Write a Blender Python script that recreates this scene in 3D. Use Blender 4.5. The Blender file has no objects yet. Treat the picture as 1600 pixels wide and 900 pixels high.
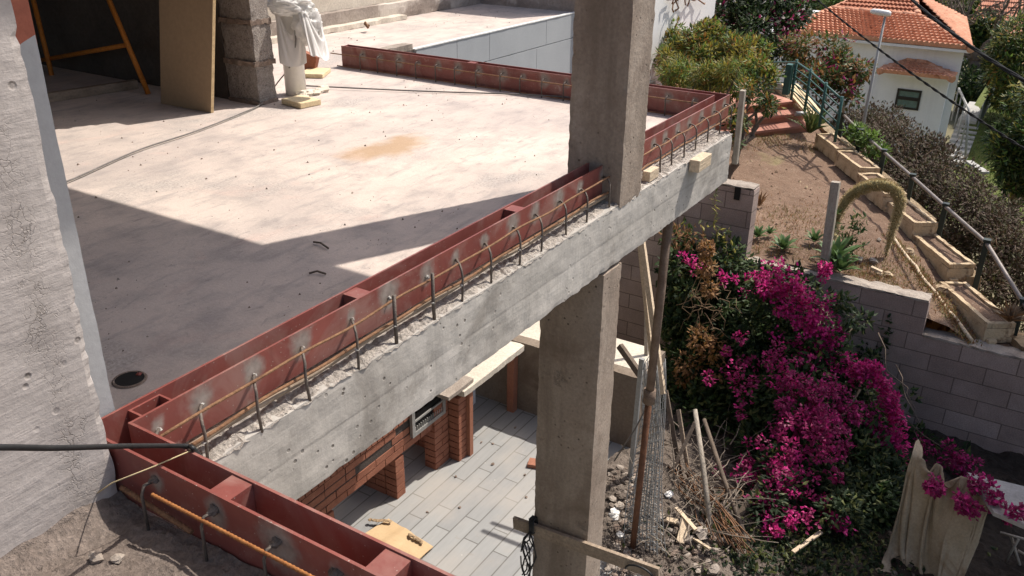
import bpy, math, random
import numpy as np
from mathutils import Vector, Matrix, noise, Euler

SC = bpy.context.scene
COL = SC.collection
random.seed(7)

# ------------------------------------------------------------------ camera
YAW, PIT, ROL, FPX, EYE = .5495, -.4355, .014, 1360.0, 1.3
_f = np.array([math.cos(PIT)*math.cos(YAW), math.cos(PIT)*math.sin(YAW), math.sin(PIT)])
_r0 = np.array([math.sin(YAW), -math.cos(YAW), 0.0]); _u0 = np.cross(_r0, _f)
_R = math.cos(ROL)*_r0 + math.sin(ROL)*_u0
_U = -math.sin(ROL)*_r0 + math.cos(ROL)*_u0
cam = bpy.data.cameras.new('camera'); cam_o = bpy.data.objects.new('camera', cam); COL.objects.link(cam_o)
cam.sensor_width = 36; cam.lens = 36*FPX/1600; cam.clip_end = 3000; cam.clip_start = .05
m = Matrix.Identity(4)
for i in range(3):
    m[i][0] = _R[i]; m[i][1] = _U[i]; m[i][2] = -_f[i]
m[2][3] = EYE
cam_o.matrix_world = m
SC.camera = cam_o

# ------------------------------------------------------------------ light
SUN = Vector((.90, -.42, 1.55)).normalized()          # towards the sun
w = bpy.data.worlds.new('World'); SC.world = w; w.use_nodes = True
nt = w.node_tree
sky = nt.nodes.new('ShaderNodeTexSky'); sky.sky_type = 'NISHITA'; sky.sun_disc = False
sky.sun_elevation = math.asin(SUN.z); sky.sun_rotation = math.atan2(SUN.x, SUN.y)
sky.air_density = 1.0; sky.dust_density = 3.5; sky.ozone_density = 1.0
bg = nt.nodes['Background']; bg.inputs[1].default_value = .13
nt.links.new(sky.outputs[0], bg.inputs[0])
sl = bpy.data.lights.new('sun', 'SUN'); sl.energy = 4.15; sl.angle = math.radians(.53); sl.color = (1, .94, .86)
so = bpy.data.objects.new('sun', sl); COL.objects.link(so); so.location = (5, -5, 20)
so.rotation_euler = SUN.to_track_quat('Z', 'Y').to_euler()
SC.view_settings.view_transform = 'Standard'; SC.view_settings.look = 'None'
SC.view_settings.exposure = .42; SC.view_settings.gamma = 1

# ------------------------------------------------------------------ helpers
def on(px, py, ax, val):
    """point of the place seen at photo pixel px,py lying on the plane axis=val"""
    d = _f + _R*(px-800)/FPX - _U*(py-450)/FPX
    t = (val - (0, 0, EYE)[ax])/d[ax]
    return Vector((d[0]*t, d[1]*t, EYE+d[2]*t))

def srgb(h):
    h = h.lstrip('#'); v = [int(h[i:i+2], 16)/255 for i in (0, 2, 4)]
    return tuple(c/12.92 if c < .04 else ((c+.055)/1.055)**2.4 for c in v)

def tag(o, label=None, cat=None, group=None, kind=None):
    if label: o['label'] = label
    if cat: o['category'] = cat
    if group: o['group'] = group
    if kind: o['kind'] = kind
    return o

def thing(name, label, cat, loc=(0, 0, 0), rz=0, group=None):
    o = bpy.data.objects.new(name, None); COL.objects.link(o)
    o.location = loc; o.rotation_euler = (0, 0, rz); o.empty_display_size = .1
    return tag(o, label, cat, group)

class MB:
    def __init__(s): s.v = []; s.f = []; s.mi = []; s.sm = []
    def add(s, vs, fs, mi=0, smooth=False):
        b = len(s.v); s.v += [Vector(p) for p in vs]
        for f in fs: s.f.append([b+i for i in f]); s.mi.append(mi); s.sm.append(smooth)
        return s
    def box(s, a, b, mi=0, M=None):
        x0, y0, z0 = a; x1, y1, z1 = b
        vs = [Vector(p) for p in ((x0,y0,z0),(x1,y0,z0),(x1,y1,z0),(x0,y1,z0),(x0,y0,z1),(x1,y0,z1),(x1,y1,z1),(x0,y1,z1))]
        if M: vs = [M @ p for p in vs]
        return s.add(vs, [(0,3,2,1),(4,5,6,7),(0,1,5,4),(1,2,6,5),(2,3,7,6),(3,0,4,7)], mi)
    def bar(s, p, q, wd, th, up=(0, 0, 1), mi=0, taper=1.0):
        """rectangular bar from p to q"""
        p = Vector(p); q = Vector(q); d = (q-p).normalized(); up = Vector(up)
        a = d.cross(up)
        if a.length < 1e-4: a = d.cross(Vector((1, 0, 0)))
        a.normalize(); b = a.cross(d)
        vs = []
        for c, k in ((p, 1), (q, taper)):
            for i, j in ((-1,-1),(1,-1),(1,1),(-1,1)): vs.append(c + a*i*wd*k/2 + b*j*th*k/2)
        return s.add(vs, [(0,1,2,3),(7,6,5,4),(0,4,5,1),(1,5,6,2),(2,6,7,3),(3,7,4,0)], mi)
    def tube(s, pts, r, n=8, mi=0, smooth=True, cap=True):
        pts = [Vector(p) for p in pts]; N = len(pts)
        rr = r if isinstance(r, (list, tuple)) else [r]*N
        vs = []; a = None
        for i, p in enumerate(pts):
            d = (pts[min(i+1, N-1)] - pts[max(i-1, 0)]).normalized()
            if a is None:
                a = d.orthogonal().normalized()
            else:
                a = (a - d*a.dot(d))
                a = a.normalized() if a.length > 1e-5 else d.orthogonal().normalized()
            b = d.cross(a)
            for k in range(n):
                t = 2*math.pi*k/n; vs.append(p + (a*math.cos(t)+b*math.sin(t))*rr[i])
        fs = [(i*n+k, i*n+(k+1) % n, (i+1)*n+(k+1) % n, (i+1)*n+k) for i in range(N-1) for k in range(n)]
        s.add(vs, fs, mi, smooth)
        if cap:
            b0 = len(s.v)-N*n
            s.f.append([b0+k for k in range(n)][::-1]); s.mi.append(mi); s.sm.append(False)
            s.f.append([b0+(N-1)*n+k for k in range(n)]); s.mi.append(mi); s.sm.append(False)
        return s
    def rbox(s, a, b, cell=.05, amp=.004, fr=14, seed=0, mi=0, M=None, chip=0.0):
        """box with gridded, unevenly cast faces; chip eats its edges"""
        a = Vector(a); b = Vector(b); n = [max(1, min(230, round(abs(b[i]-a[i])/cell))) for i in range(3)]
        idx = {}; vs = []; off = Vector((seed*3.1, seed*1.7, seed*.9))
        def g(i, j, k):
            key = (i, j, k)
            if key in idx: return idx[key]
            p = Vector((a.x+(b.x-a.x)*i/n[0], a.y+(b.y-a.y)*j/n[1], a.z+(b.z-a.z)*k/n[2]))
            e = sum((i in (0, n[0]), j in (0, n[1]), k in (0, n[2])))
            q = p + noise.noise_vector(p*fr+off)*amp
            if chip and e >= 2:
                c = Vector(((a.x+b.x)/2, (a.y+b.y)/2, (a.z+b.z)/2)); d = Vector((0, 0, 0))
                if i in (0, n[0]): d.x = 1 if i == 0 else -1
                if j in (0, n[1]): d.y = 1 if j == 0 else -1
                if k in (0, n[2]): d.z = 1 if k == 0 else -1
                q += d*chip*(max(0, noise.noise(p*17+off)+.1)*.9+max(0, noise.noise(p*47+off))*1.1)
            if M: q = M @ q
            idx[key] = len(vs); vs.append(q); return idx[key]
        fs = []
        for i in range(n[0]):
            for j in range(n[1]):
                fs.append((g(i,j,0),g(i,j+1,0),g(i+1,j+1,0),g(i+1,j,0))); fs.append((g(i,j,n[2]),g(i+1,j,n[2]),g(i+1,j+1,n[2]),g(i,j+1,n[2])))
        for i in range(n[0]):
            for k in range(n[2]):
                fs.append((g(i,0,k),g(i+1,0,k),g(i+1,0,k+1),g(i,0,k+1))); fs.append((g(i,n[1],k),g(i,n[1],k+1),g(i+1,n[1],k+1),g(i+1,n[1],k)))
        for j in range(n[1]):
            for k in range(n[2]):
                fs.append((g(0,j,k),g(0,j,k+1),g(0,j+1,k+1),g(0,j+1,k))); fs.append((g(n[0],j,k),g(n[0],j+1,k),g(n[0],j+1,k+1),g(n[0],j,k+1)))
        return s.add(vs, fs, mi)
    def stone(s, c, r, seed=0, mi=0, flat=.7):
        c = Vector(c); vs = []; n1, n2 = 5, 7; off = Vector((seed*1.37, seed*.71, seed*2.3))
        sx, sy, sz = [random.uniform(.65, 1.25) for _ in range(3)]
        vs.append(c+Vector((0, 0, -r*flat*sz)))
        for i in range(1, n1):
            t = math.pi*i/n1
            for k in range(n2):
                ph = 2*math.pi*k/n2+i*.4
                d = Vector((math.sin(t)*math.cos(ph)*sx, math.sin(t)*math.sin(ph)*sy, -math.cos(t)*flat*sz))
                vs.append(c+d*r*(1+.55*noise.noise(d*1.8+off)))
        vs.append(c+Vector((0, 0, r*flat*sz))); fs = []
        for k in range(n2): fs.append((0, 1+(k+1) % n2, 1+k))
        for i in range(n1-2):
            for k in range(n2):
                o = 1+i*n2; fs.append((o+k, o+(k+1) % n2, o+n2+(k+1) % n2, o+n2+k))
        o = 1+(n1-2)*n2
        for k in range(n2): fs.append((o+k, o+(k+1) % n2, len(vs)-1))
        return s.add(vs, fs, mi)
    def build(s, name, mats, parent=None, label=None, cat=None, group=None, kind=None, bevel=0):
        off = parent.location if parent else Vector((0, 0, 0))
        if parent and parent.parent: off = off + parent.parent.location
        me = bpy.data.meshes.new(name)
        me.from_pydata([tuple(p-off) for p in s.v], [], s.f)
        if not isinstance(mats, (list, tuple)): mats = [mats]
        for x in mats: me.materials.append(x)
        me.polygons.foreach_set('material_index', s.mi); me.polygons.foreach_set('use_smooth', s.sm)
        me.update()
        o = bpy.data.objects.new(name, me); COL.objects.link(o)
        if parent: o.parent = parent
        if bevel:
            b = o.modifiers.new('bevel', 'BEVEL'); b.width = bevel; b.segments = 2; b.limit_method = 'ANGLE'
        return tag(o, label, cat, group, kind)

# ------------------------------------------------------------------ materials
def newmat(name):
    mt = bpy.data.materials.new(name); mt.use_nodes = True; t = mt.node_tree
    return mt, t, t.nodes['Principled BSDF']
def N(t, kind, **kw):
    n = t.nodes.new('ShaderNode'+kind)
    for k, v in kw.items(): setattr(n, k, v)
    return n
def ramp(t, src, stops):
    r = N(t, 'ValToRGB'); e = r.color_ramp.elements
    while len(e) < len(stops): e.new(.5)
    for i, (p, c) in enumerate(stops):
        e[i].position = p; e[i].color = (*c, 1) if len(c) == 3 else c
    t.links.new(src, r.inputs[0]); return r.outputs[0]
def mixc(t, fac, a, b, mode='MIX'):
    n = N(t, 'Mix', data_type='RGBA', blend_type=mode)
    for sck, v in ((n.inputs[0], fac), (n.inputs[6], a), (n.inputs[7], b)):
        if hasattr(v, 'is_linked') or hasattr(v, 'links'): t.links.new(v, sck)
        elif isinstance(v, (int, float)): sck.default_value = v
        else: sck.default_value = (*v, 1)
    return n.outputs[2]
def coords(t, stretch=(1, 1, 1), rot=(0, 0, 0)):
    tc = N(t, 'TexCoord'); mp = N(t, 'Mapping'); mp.inputs['Scale'].default_value = stretch; mp.inputs['Rotation'].default_value = rot
    t.links.new(tc.outputs['Object'], mp.inputs[0]); return mp.outputs[0]
def nz(t, vec, scale, detail=6, rough=.6, dist=0):
    n = N(t, 'TexNoise'); n.inputs['Scale'].default_value = scale; n.inputs['Detail'].default_value = detail
    n.inputs['Roughness'].default_value = rough; n.inputs['Distortion'].default_value = dist
    t.links.new(vec, n.inputs['Vector']); return n.outputs['Fac']
def vor(t, vec, scale, out='Distance'):
    n = N(t, 'TexVoronoi'); n.inputs['Scale'].default_value = scale; t.links.new(vec, n.inputs['Vector']); return n.outputs[out]
def bumpn(t, h, strength, dist=.01, prev=None):
    b = N(t, 'Bump'); b.inputs['Strength'].default_value = strength; b.inputs['Distance'].default_value = dist
    t.links.new(h, b.inputs['Height'])
    if prev is not None: t.links.new(prev, b.inputs['Normal'])
    return b.outputs[0]
def mat(name, dark, light, scale=3, rough=.85, bump=.3, bscale=60, stretch=(1, 1, 1), rot=(0, 0, 0), pores=0, pore_size=.16,
        grain=None, metal=0, spec=.35, stain=None, stain_scale=1.5, stain_pos=(.55, .7), fine=.25, bdist=.01, gs=.5, drip=0, honey=0, seams=None):
    mt, t, p = newmat(name); v = coords(t); vs = coords(t, stretch, rot)
    c = ramp(t, nz(t, vs, scale, 8, .62, .3), [(.3, dark), (.7, light)])
    f2 = nz(t, v, bscale, 5, .7)
    g = ramp(t, f2, [(.3, (1-fine,)*3), (.7, (1+fine*.35,)*3)])
    c = mixc(t, 1.0, c, g, 'MULTIPLY')
    if stain:
        c = mixc(t, ramp(t, nz(t, v, stain_scale, 7, .65, .6), [(stain_pos[0], (0,)*3), (stain_pos[1], (1,)*3)]), c, stain)
    nr = bumpn(t, f2, bump, bdist)
    if drip:
        c = mixc(t, ramp(t, nz(t, coords(t, (5, 5, .5)), 1.6, 7, .6, .2), [(.50, (0,)*3), (.66, (drip,)*3)]), c, tuple(k*.62 for k in dark))
    if honey:
        hm = ramp(t, nz(t, v, 2.6, 5, .6, .4), [(.60, (0,)*3), (.68, (1,)*3)])
        hb = mixc(t, hm, (1, 1, 1), ramp(t, nz(t, v, 75, 5, .8), [(.42, (.35,)*3), (.56, (1.15,)*3)]))
        c = mixc(t, honey, c, hb, 'MULTIPLY'); nr = bumpn(t, hb, .8, .012, nr)
    if seams:
        sx = N(t, 'SeparateXYZ'); t.links.new(v, sx.inputs[0]); wv = N(t, 'Math', operation='PINGPONG'); wv.inputs[1].default_value = seams[1]/2
        wob = N(t, 'Math', operation='MULTIPLY_ADD'); wob.inputs[1].default_value = .012; t.links.new(nz(t, v, 6, 4), wob.inputs[0]); t.links.new(sx.outputs[seams[0]], wob.inputs[2])
        t.links.new(wob.outputs[0], wv.inputs[0])
        sm = ramp(t, wv.outputs[0], [(.0, (.8,)*3), (.010, (1,)*3)]); c = mixc(t, .75, c, sm, 'MULTIPLY'); nr = bumpn(t, sm, .6, .006, nr)
    if grain:
        gn = nz(t, coords(t, grain, rot), 1, 6, .65, .2)
        nr = bumpn(t, gn, gs, .012, nr)
        c = mixc(t, gs, c, ramp(t, gn, [(.35, (.62,)*3), (.6, (1.08,)*3)]), 'MULTIPLY')
    if pores:
        pv = ramp(t, vor(t, v, pores), [(pore_size*.55, (0,)*3), (pore_size, (1,)*3)])
        msk = ramp(t, nz(t, v, pores*.12, 3), [(.45, (1,)*3), (.6, (0,)*3)])
        pv = mixc(t, msk, pv, (1, 1, 1))
        c = mixc(t, 1.0, c, mixc(t, pv, (.42, .4, .38), (1, 1, 1)), 'MULTIPLY')
        nr = bumpn(t, pv, .7, .008, nr)
    t.links.new(c, p.inputs['Base Color']); t.links.new(nr, p.inputs['Normal'])
    p.inputs['Roughness'].default_value = rough; p.inputs['Metallic'].default_value = metal
    p.inputs['Specular IOR Level'].default_value = spec
    return mt
def leafmat(name, a, b, trans=.35, rough=.5, scale=2.0):
    mt, t, p = newmat(name); v = coords(t)
    c = ramp(t, nz(t, v, scale, 4), [(.3, a), (.7, b)])
    t.links.new(c, p.inputs['Base Color']); p.inputs['Roughness'].default_value = rough; p.inputs['Specular IOR Level'].default_value = .3
    tr = N(t, 'BsdfTranslucent'); t.links.new(c, tr.inputs[0]); mx = N(t, 'MixShader'); mx.inputs[0].default_value = trans
    t.links.new(p.outputs[0], mx.inputs[1]); t.links.new(tr.outputs[0], mx.inputs[2])
    t.links.new(mx.outputs[0], t.nodes['Material Output'].inputs[0]); return mt

def slab_material():
    mt, t, p = newmat('slab_concrete'); v = coords(t)
    a = nz(t, v, .9, 8, .6, .5); b = nz(t, v, 4.5, 8, .65); st = nz(t, coords(t, (1.2, 5, 1), (0, 0, -.35)), 3, 8, .62, .2)
    c = ramp(t, a, [(.3, (.42, .355, .32)), (.5, (.53, .445, .39)), (.72, (.64, .53, .455))])
    c = mixc(t, ramp(t, b, [(.46, (0,)*3), (.68, (.68,)*3)]), c, (.31, .27, .25))
    c = mixc(t, ramp(t, st, [(.53, (0,)*3), (.7, (.55,)*3)]), c, (.26, .235, .225))
    c = mixc(t, ramp(t, nz(t, v, 2.2, 6, .6, 1.2), [(.58, (0,)*3), (.7, (.4,)*3)]), c, (.56, .40, .34))
    sp = vor(t, v, 38); c = mixc(t, mixc(t, 1.0, ramp(t, sp, [(.05, (1,)*3), (.1, (0,)*3)]), ramp(t, nz(t, v, 1.7, 5, .6), [(.52, (0,)*3), (.62, (.8,)*3)]), 'MULTIPLY'), c, (.15, .13, .115))
    s2 = nz(t, coords(t, (1.6, 4.2, 1), (0, 0, -.42)), 5.5, 9, .72, 1.1)
    c = mixc(t, ramp(t, s2, [(.57, (0,)*3), (.68, (.55,)*3)]), c, (.23, .205, .195))
    c = mixc(t, ramp(t, nz(t, v, 1.35, 7, .62, .5), [(.55, (0,)*3), (.66, (.62,)*3)]), c, mixc(t, ramp(t, nz(t, v, 85, 4, .75), [(.4, (0,)*3), (.6, (1,)*3)]), (.19, .175, .165), (.50, .45, .41)))
    # rust-brown mud stain with a soft outline
    q = on(607, 231, 2, 0)
    d = N(t, 'VectorMath', operation='SUBTRACT'); d.inputs[1].default_value = q; t.links.new(v, d.inputs[0])
    sc = N(t, 'Mapping'); sc.inputs['Rotation'].default_value = (0, 0, .75); sc.inputs['Scale'].default_value = (2.3, 4.4, 1); t.links.new(d.outputs[0], sc.inputs[0])
    ln = N(t, 'VectorMath', operation='LENGTH'); t.links.new(sc.outputs[0], ln.inputs[0])
    ad = N(t, 'Math', operation='MULTIPLY_ADD'); ad.inputs[1].default_value = .8
    hf = N(t, 'Math', operation='MULTIPLY'); hf.inputs[1].default_value = .45; t.links.new(ln.outputs['Value'], hf.inputs[0])
    t.links.new(nz(t, v, 3.2, 6, .6, .5), ad.inputs[0]); t.links.new(hf.outputs[0], ad.inputs[2])
    c = mixc(t, ramp(t, ad.outputs[0], [(.53, (.8,)*3), (.76, (0,)*3)]), c, (.37, .235, .125))
    t.links.new(c, p.inputs['Base Color']); p.inputs['Roughness'].default_value = .9
    n1 = bumpn(t, b, .35, .012); n1 = bumpn(t, nz(t, v, 70, 4, .7), .35, .006, n1); n1 = bumpn(t, st, .35, .01, n1)
    t.links.new(n1, p.inputs['Normal']); return mt

def red_primer():
    mt, t, p = newmat('red_oxide_primer'); v = coords(t)
    c = ramp(t, nz(t, v, 5, 6), [(.3, (.205, .047, .036)), (.7, (.30, .078, .058))])
    c = mixc(t, ramp(t, nz(t, coords(t, (3, 3, 1)), 2.4, 7, .65, .8), [(.53, (0,)*3), (.7, (.75,)*3)]), c, (.34, .20, .165))
    c = mixc(t, ramp(t, nz(t, v, 28, 6, .7), [(.66, (0,)*3), (.75, (.6,)*3)]), c, (.10, .035, .03))
    t.links.new(c, p.inputs['Base Color']); p.inputs['Roughness'].default_value = .5; p.inputs['Specular IOR Level'].default_value = .45
    t.links.new(bumpn(t, nz(t, v, 30, 5), .12, .004), p.inputs['Normal']); return mt
def weld_mat():
    # bare, ground-off steel haloes round the welds
    mt, t, p = newmat('scorched_primer'); v = coords(t)
    c = ramp(t, nz(t, v, 24, 6, .65), [(.3, (.20, .175, .155)), (.55, (.34, .29, .25)), (.75, (.30, .12, .09))])
    t.links.new(c, p.inputs['Base Color']); p.inputs['Roughness'].default_value = .55; p.inputs['Metallic'].default_value = .1; return mt

def blockwall_mat(name, a, b, mort, bw, bh, wall_axis='y', off=(0, 0)):
    mt, t, p = newmat(name); tc = N(t, 'TexCoord'); sx = N(t, 'SeparateXYZ'); t.links.new(tc.outputs['Object'], sx.inputs[0])
    cb = N(t, 'CombineXYZ'); t.links.new(sx.outputs[1 if wall_axis == 'y' else 0], cb.inputs[0]); t.links.new(sx.outputs[2], cb.inputs[1])
    mp = N(t, 'Mapping'); mp.inputs['Location'].default_value = (off[0], off[1], 0); t.links.new(cb.outputs[0], mp.inputs[0])
    br = N(t, 'TexBrick'); br.inputs['Scale'].default_value = 1; br.inputs['Brick Width'].default_value = bw; br.inputs['Row Height'].default_value = bh
    br.inputs['Mortar Size'].default_value = .006; br.inputs['Mortar Smooth'].default_value = .3; br.inputs['Bias'].default_value = 0
    br.inputs['Color1'].default_value = (*a, 1); br.inputs['Color2'].default_value = (*b, 1); br.inputs['Mortar'].default_value = (*mort, 1)
    t.links.new(mp.outputs[0], br.inputs['Vector'])
    v = tc.outputs['Object']; f = nz(t, v, 90, 4, .7); g = nz(t, v, 3, 6)
    c = mixc(t, 1.0, br.outputs['Color'], ramp(t, f, [(.3, (.7,)*3), (.7, (1.1,)*3)]), 'MULTIPLY')
    c = mixc(t, 1.0, c, ramp(t, g, [(.3, (.75,)*3), (.7, (1.1,)*3)]), 'MULTIPLY')
    t.links.new(c, p.inputs['Base Color']); p.inputs['Roughness'].default_value = .95
    n1 = bumpn(t, br.outputs['Fac'], -.8, .012); t.links.new(bumpn(t, f, .6, .008, n1), p.inputs['Normal']); return mt

def tilefloor_mat():
    mt, t, p = newmat('grey_plank_tiles'); tc = N(t, 'TexCoord'); mp = N(t, 'Mapping'); mp.inputs['Location'].default_value = (.13, .02, 0)
    t.links.new(tc.outputs['Object'], mp.inputs[0])
    br = N(t, 'TexBrick'); br.inputs['Scale'].default_value = 1; br.inputs['Brick Width'].default_value = .56; br.inputs['Row Height'].default_value = .128
    br.offset = .37; br.offset_frequency = 2
    br.inputs['Mortar Size'].default_value = .0052; br.inputs['Mortar Smooth'].default_value = .1
    br.inputs['Color1'].default_value = (.245, .245, .24, 1); br.inputs['Color2'].default_value = (.295, .295, .285, 1); br.inputs['Mortar'].default_value = (.125, .12, .11, 1)
    t.links.new(mp.outputs[0], br.inputs['Vector']); v = tc.outputs['Object']
    c = mixc(t, 1.0, br.outputs['Color'], ramp(t, nz(t, coords(t, (2, 14, 1)), 3, 6), [(.3, (.93,)*3), (.7, (1.05,)*3)]), 'MULTIPLY')
    c = mixc(t, ramp(t, nz(t, v, 1.6, 7, .6), [(.46, (0,)*3), (.72, (.7,)*3)]), c, (.36, .325, .285))
    c = mixc(t, ramp(t, nz(t, v, 11, 7, .7), [(.62, (0,)*3), (.72, (.6,)*3)]), c, (.25, .22, .19))
    c = mixc(t, ramp(t, vor(t, v, 9), [(.03, (.8,)*3), (.07, (0,)*3)]), c, (.46, .43, .39))
    t.links.new(c, p.inputs['Base Color']); p.inputs['Roughness'].default_value = .6
    t.links.new(bumpn(t, br.outputs['Fac'], -.5, .004), p.inputs['Normal']); return mt

M = {}
M['slab'] = slab_material()
M['red'] = red_primer(); M['weld'] = weld_mat()
M['wall'] = mat('board_marked_concrete', (.405, .36, .33), (.535, .48, .44), 2.2, .9, .22, 55, (1, 1, 2.5), pores=17, pore_size=.15, grain=(3.4, 3.4, 26), gs=.30, bdist=.01, fine=.15, stain=(.29, .26, .24), stain_scale=1.1, stain_pos=(.58, .75))
M['smooth'] = mat('smooth_column_concrete', (.33, .33, .335), (.42, .42, .42), 1.8, .75, .12, 40, (1, 1, .4), pores=18, pore_size=.07, fine=.1)
M['col'] = mat('column_concrete', (.27, .208, .16), (.425, .35, .285), 2.6, .9, .35, 60, (1.2, 1.2, .7), pores=26, pore_size=.17, stain=(.19, .14, .105), stain_scale=2.4, stain_pos=(.5, .68), drip=.5, honey=.4)
M['beam'] = mat('beam_concrete', (.39, .36, .32), (.53, .495, .45), 2.0, .9, .22, 40, (.8, 1, 2), pores=24, pore_size=.17, grain=(.9, .9, 11), gs=.28, fine=.14, stain=(.28, .255, .225), stain_scale=2.3, stain_pos=(.55, .68), drip=.28, seams=(2, .152))
M['aggregate'] = mat('rough_aggregate', (.36, .32, .28), (.70, .62, .54), 42, .95, 1.0, 90, fine=.5, bdist=.02)
M['rustbar'] = mat('rusty_rebar', (.165, .08, .04), (.29, .155, .08), 30, .8, .5, 120, fine=.35)
M['rustbright'] = mat('orange_rebar', (.27, .10, .03), (.42, .175, .055), 30, .8, .4, 120)
M['darksteel'] = mat('dark_steel_bar', (.10, .085, .075), (.20, .16, .13), 30, .6, .4, 120, metal=.3)
M['weldbead'] = mat('weld_bead', (.30, .29, .27), (.5, .48, .45), 60, .45, .5, 150, metal=.5)
M['block'] = mat('hollow_block', (.33, .285, .25), (.52, .46, .41), 30, .97, 1.0, 110, fine=.5, bdist=.02, pores=70, pore_size=.3)
M['mortar'] = mat('brown_mortar', (.20, .145, .115), (.31, .24, .19), 12, .95, .8, 70, bdist=.02)
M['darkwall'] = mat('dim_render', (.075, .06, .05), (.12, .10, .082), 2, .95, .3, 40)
M['ply'] = mat('plywood', (.33, .225, .135), (.42, .29, .175), 1.5, .7, .1, 40, (1, 1, .25), fine=.12)
M['plyedge'] = mat('plywood_edge', (.50, .36, .19), (.62, .46, .26), 4, .8, .2, 60, (1, 1, 8))
M['orange'] = mat('orange_trestle_paint', (.50, .15, .02), (.62, .23, .035), 14, .6, .2, 60, stain=(.25, .09, .03), stain_scale=14)
M['wood'] = mat('weathered_plank', (.26, .195, .14), (.42, .33, .245), 5, .85, .4, 50, grain=(6, 60, 60))
M['woodz'] = mat('weathered_post', (.30, .255, .20), (.46, .40, .33), 5, .85, .4, 50, grain=(60, 60, 5))
M['palewood'] = mat('pale_pine', (.56, .43, .29), (.70, .56, .40), 5, .8, .25, 60, grain=(8, 70, 70))
M['yellowwood'] = mat('yellow_board', (.60, .46, .26), (.76, .62, .40), 4, .8, .2, 60)
M['white'] = mat('white_plastic_sheet', (.74, .72, .68), (.84, .82, .78), 4, .45, .15, 30, fine=.06)
M['pvc'] = mat('white_pvc_pipe', (.70, .67, .61), (.80, .77, .71), 6, .4, .05, 30, fine=.08, stain=(.5, .43, .35), stain_scale=5)
M['bluewall'] = mat('blue_grey_board', (.345, .36, .375), (.40, .415, .425), 2, .8, .12, 60, fine=.08)
M['bluetop'] = mat('pale_coping', (.62, .62, .60), (.74, .73, .70), 5, .85, .2, 60)
M['parapet'] = mat('old_parapet', (.24, .195, .165), (.40, .34, .29), 3, .95, .5, 40, (1, 1, 2.5), stain=(.52, .46, .40), stain_scale=1.3, stain_pos=(.55, .62))
M['tiles'] = tilefloor_mat()
def brickm():
    return mat('red_brick', (.235, .085, .05), (.36, .15, .09), 9, .85, .4, 90, fine=.25)
M['brick'] = brickm(); M['brickmortar'] = mat('dark_joint', (.05, .04, .035), (.09, .07, .06), 10, .95, .5, 80)
M['terra'] = mat('terracotta_edge', (.29, .115, .068), (.37, .165, .10), 4, .7, .15, 60)
M['grille'] = mat('grey_grille_metal', (.30, .29, .27), (.38, .37, .35), 8, .5, .1, 60, metal=.4)
M['black'] = mat('black_rubber', (.012, .012, .013), (.03, .03, .03), 8, .5, .1, 60)
M['wire'] = mat('overhead_cable_black', (.008, .008, .009), (.018, .018, .018), 8, .8, .1, 60, spec=.15)
M['void'] = mat('painted_dark_void', (.008, .007, .006), (.02, .017, .015), 8, .95, .1, 60)  # near-black colour standing in for the darkness inside openings
M['card'] = mat('cardboard', (.48, .33, .18), (.58, .42, .245), 4, .85, .15, 50, fine=.08)
M['tape'] = mat('brown_scrap', (.20, .13, .07), (.45, .32, .19), 30, .7, .3, 60)
M['beige'] = mat('pale_screed', (.52, .46, .375), (.66, .59, .49), 2.2, .9, .25, 50)
M['cream'] = mat('cream_render', (.46, .425, .37), (.56, .52, .46), 2.0, .9, .15, 50)
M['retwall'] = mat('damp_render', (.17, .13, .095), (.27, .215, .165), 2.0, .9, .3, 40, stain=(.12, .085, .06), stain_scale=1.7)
M['rubble'] = mat('rubble_dirt', (.125, .098, .078), (.27, .22, .18), 6, .97, 1.0, 45, fine=.4, bdist=.03)
M['stone'] = mat('broken_mortar', (.25, .205, .17), (.43, .37, .31), 6, .95, .7, 60)
M['soil'] = None
M['planter'] = mat('old_planter_cement', (.45, .335, .205), (.62, .49, .33), 4, .92, .5, 50, stain=(.22, .145, .085), stain_scale=6, stain_pos=(.52, .62))
M['fence'] = mat('green_black_paint', (.012, .022, .020), (.022, .036, .032), 6, .5, .1, 60)
M['railgreen'] = mat('dark_green_paint', (.025, .085, .075), (.04, .12, .105), 6, .45, .1, 60)
M['railpipe'] = mat('dull_pipe', (.19, .16, .145), (.28, .245, .22), 9, .5, .1, 60, metal=.3)
M['redtile'] = mat('red_clay_paving', (.33, .135, .095), (.45, .215, .155), 2.0, .8, .15, 60, stain=(.50, .26, .18), stain_scale=2)
M['housewhite'] = mat('white_render', (.68, .68, .685), (.78, .78, .78), 1.2, .9, .1, 30, fine=.05, drip=.16)
M['whitewall'] = mat('whitewash', (.72, .71, .69), (.80, .79, .77), 1.2, .9, .1, 30, fine=.05)
M['roof'] = mat('clay_roof_tile', (.50, .215, .12), (.68, .355, .225), 3.5, .85, .3, 20, stain=(.27, .10, .05), stain_scale=5, stain_pos=(.57, .68))
M['roofdark'] = mat('darker_roof_tile', (.30, .10, .05), (.40, .155, .08), 2.5, .85, .3, 20)  # darker tile tone for the upper and back slopes
M['rooffar'] = mat('far_roof_tile', (.46, .19, .11), (.60, .29, .19), 2.5, .85, .3, 10)
M['glass'] = mat('window_glass', (.05, .12, .12), (.08, .16, .155), 1, .12, 0, 10, spec=.6)
M['frame'] = mat('dark_window_frame', (.012, .013, .014), (.02, .02, .02), 5, .4, .05, 60)
M['lampmetal'] = mat('grey_lamp_post', (.30, .30, .29), (.38, .38, .37), 5, .5, .05, 60, metal=.2)
M['lampwhite'] = mat('white_lamp_head', (.78, .78, .76), (.82, .82, .8), 5, .4, .02, 60)
M['bark'] = mat('bark', (.10, .075, .055), (.19, .145, .11), 9, .95, .8, 40, (1, 1, .3))
M['twig'] = mat('dry_twig', (.19, .12, .07), (.33, .22, .13), 9, .9, .3, 60)
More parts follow.
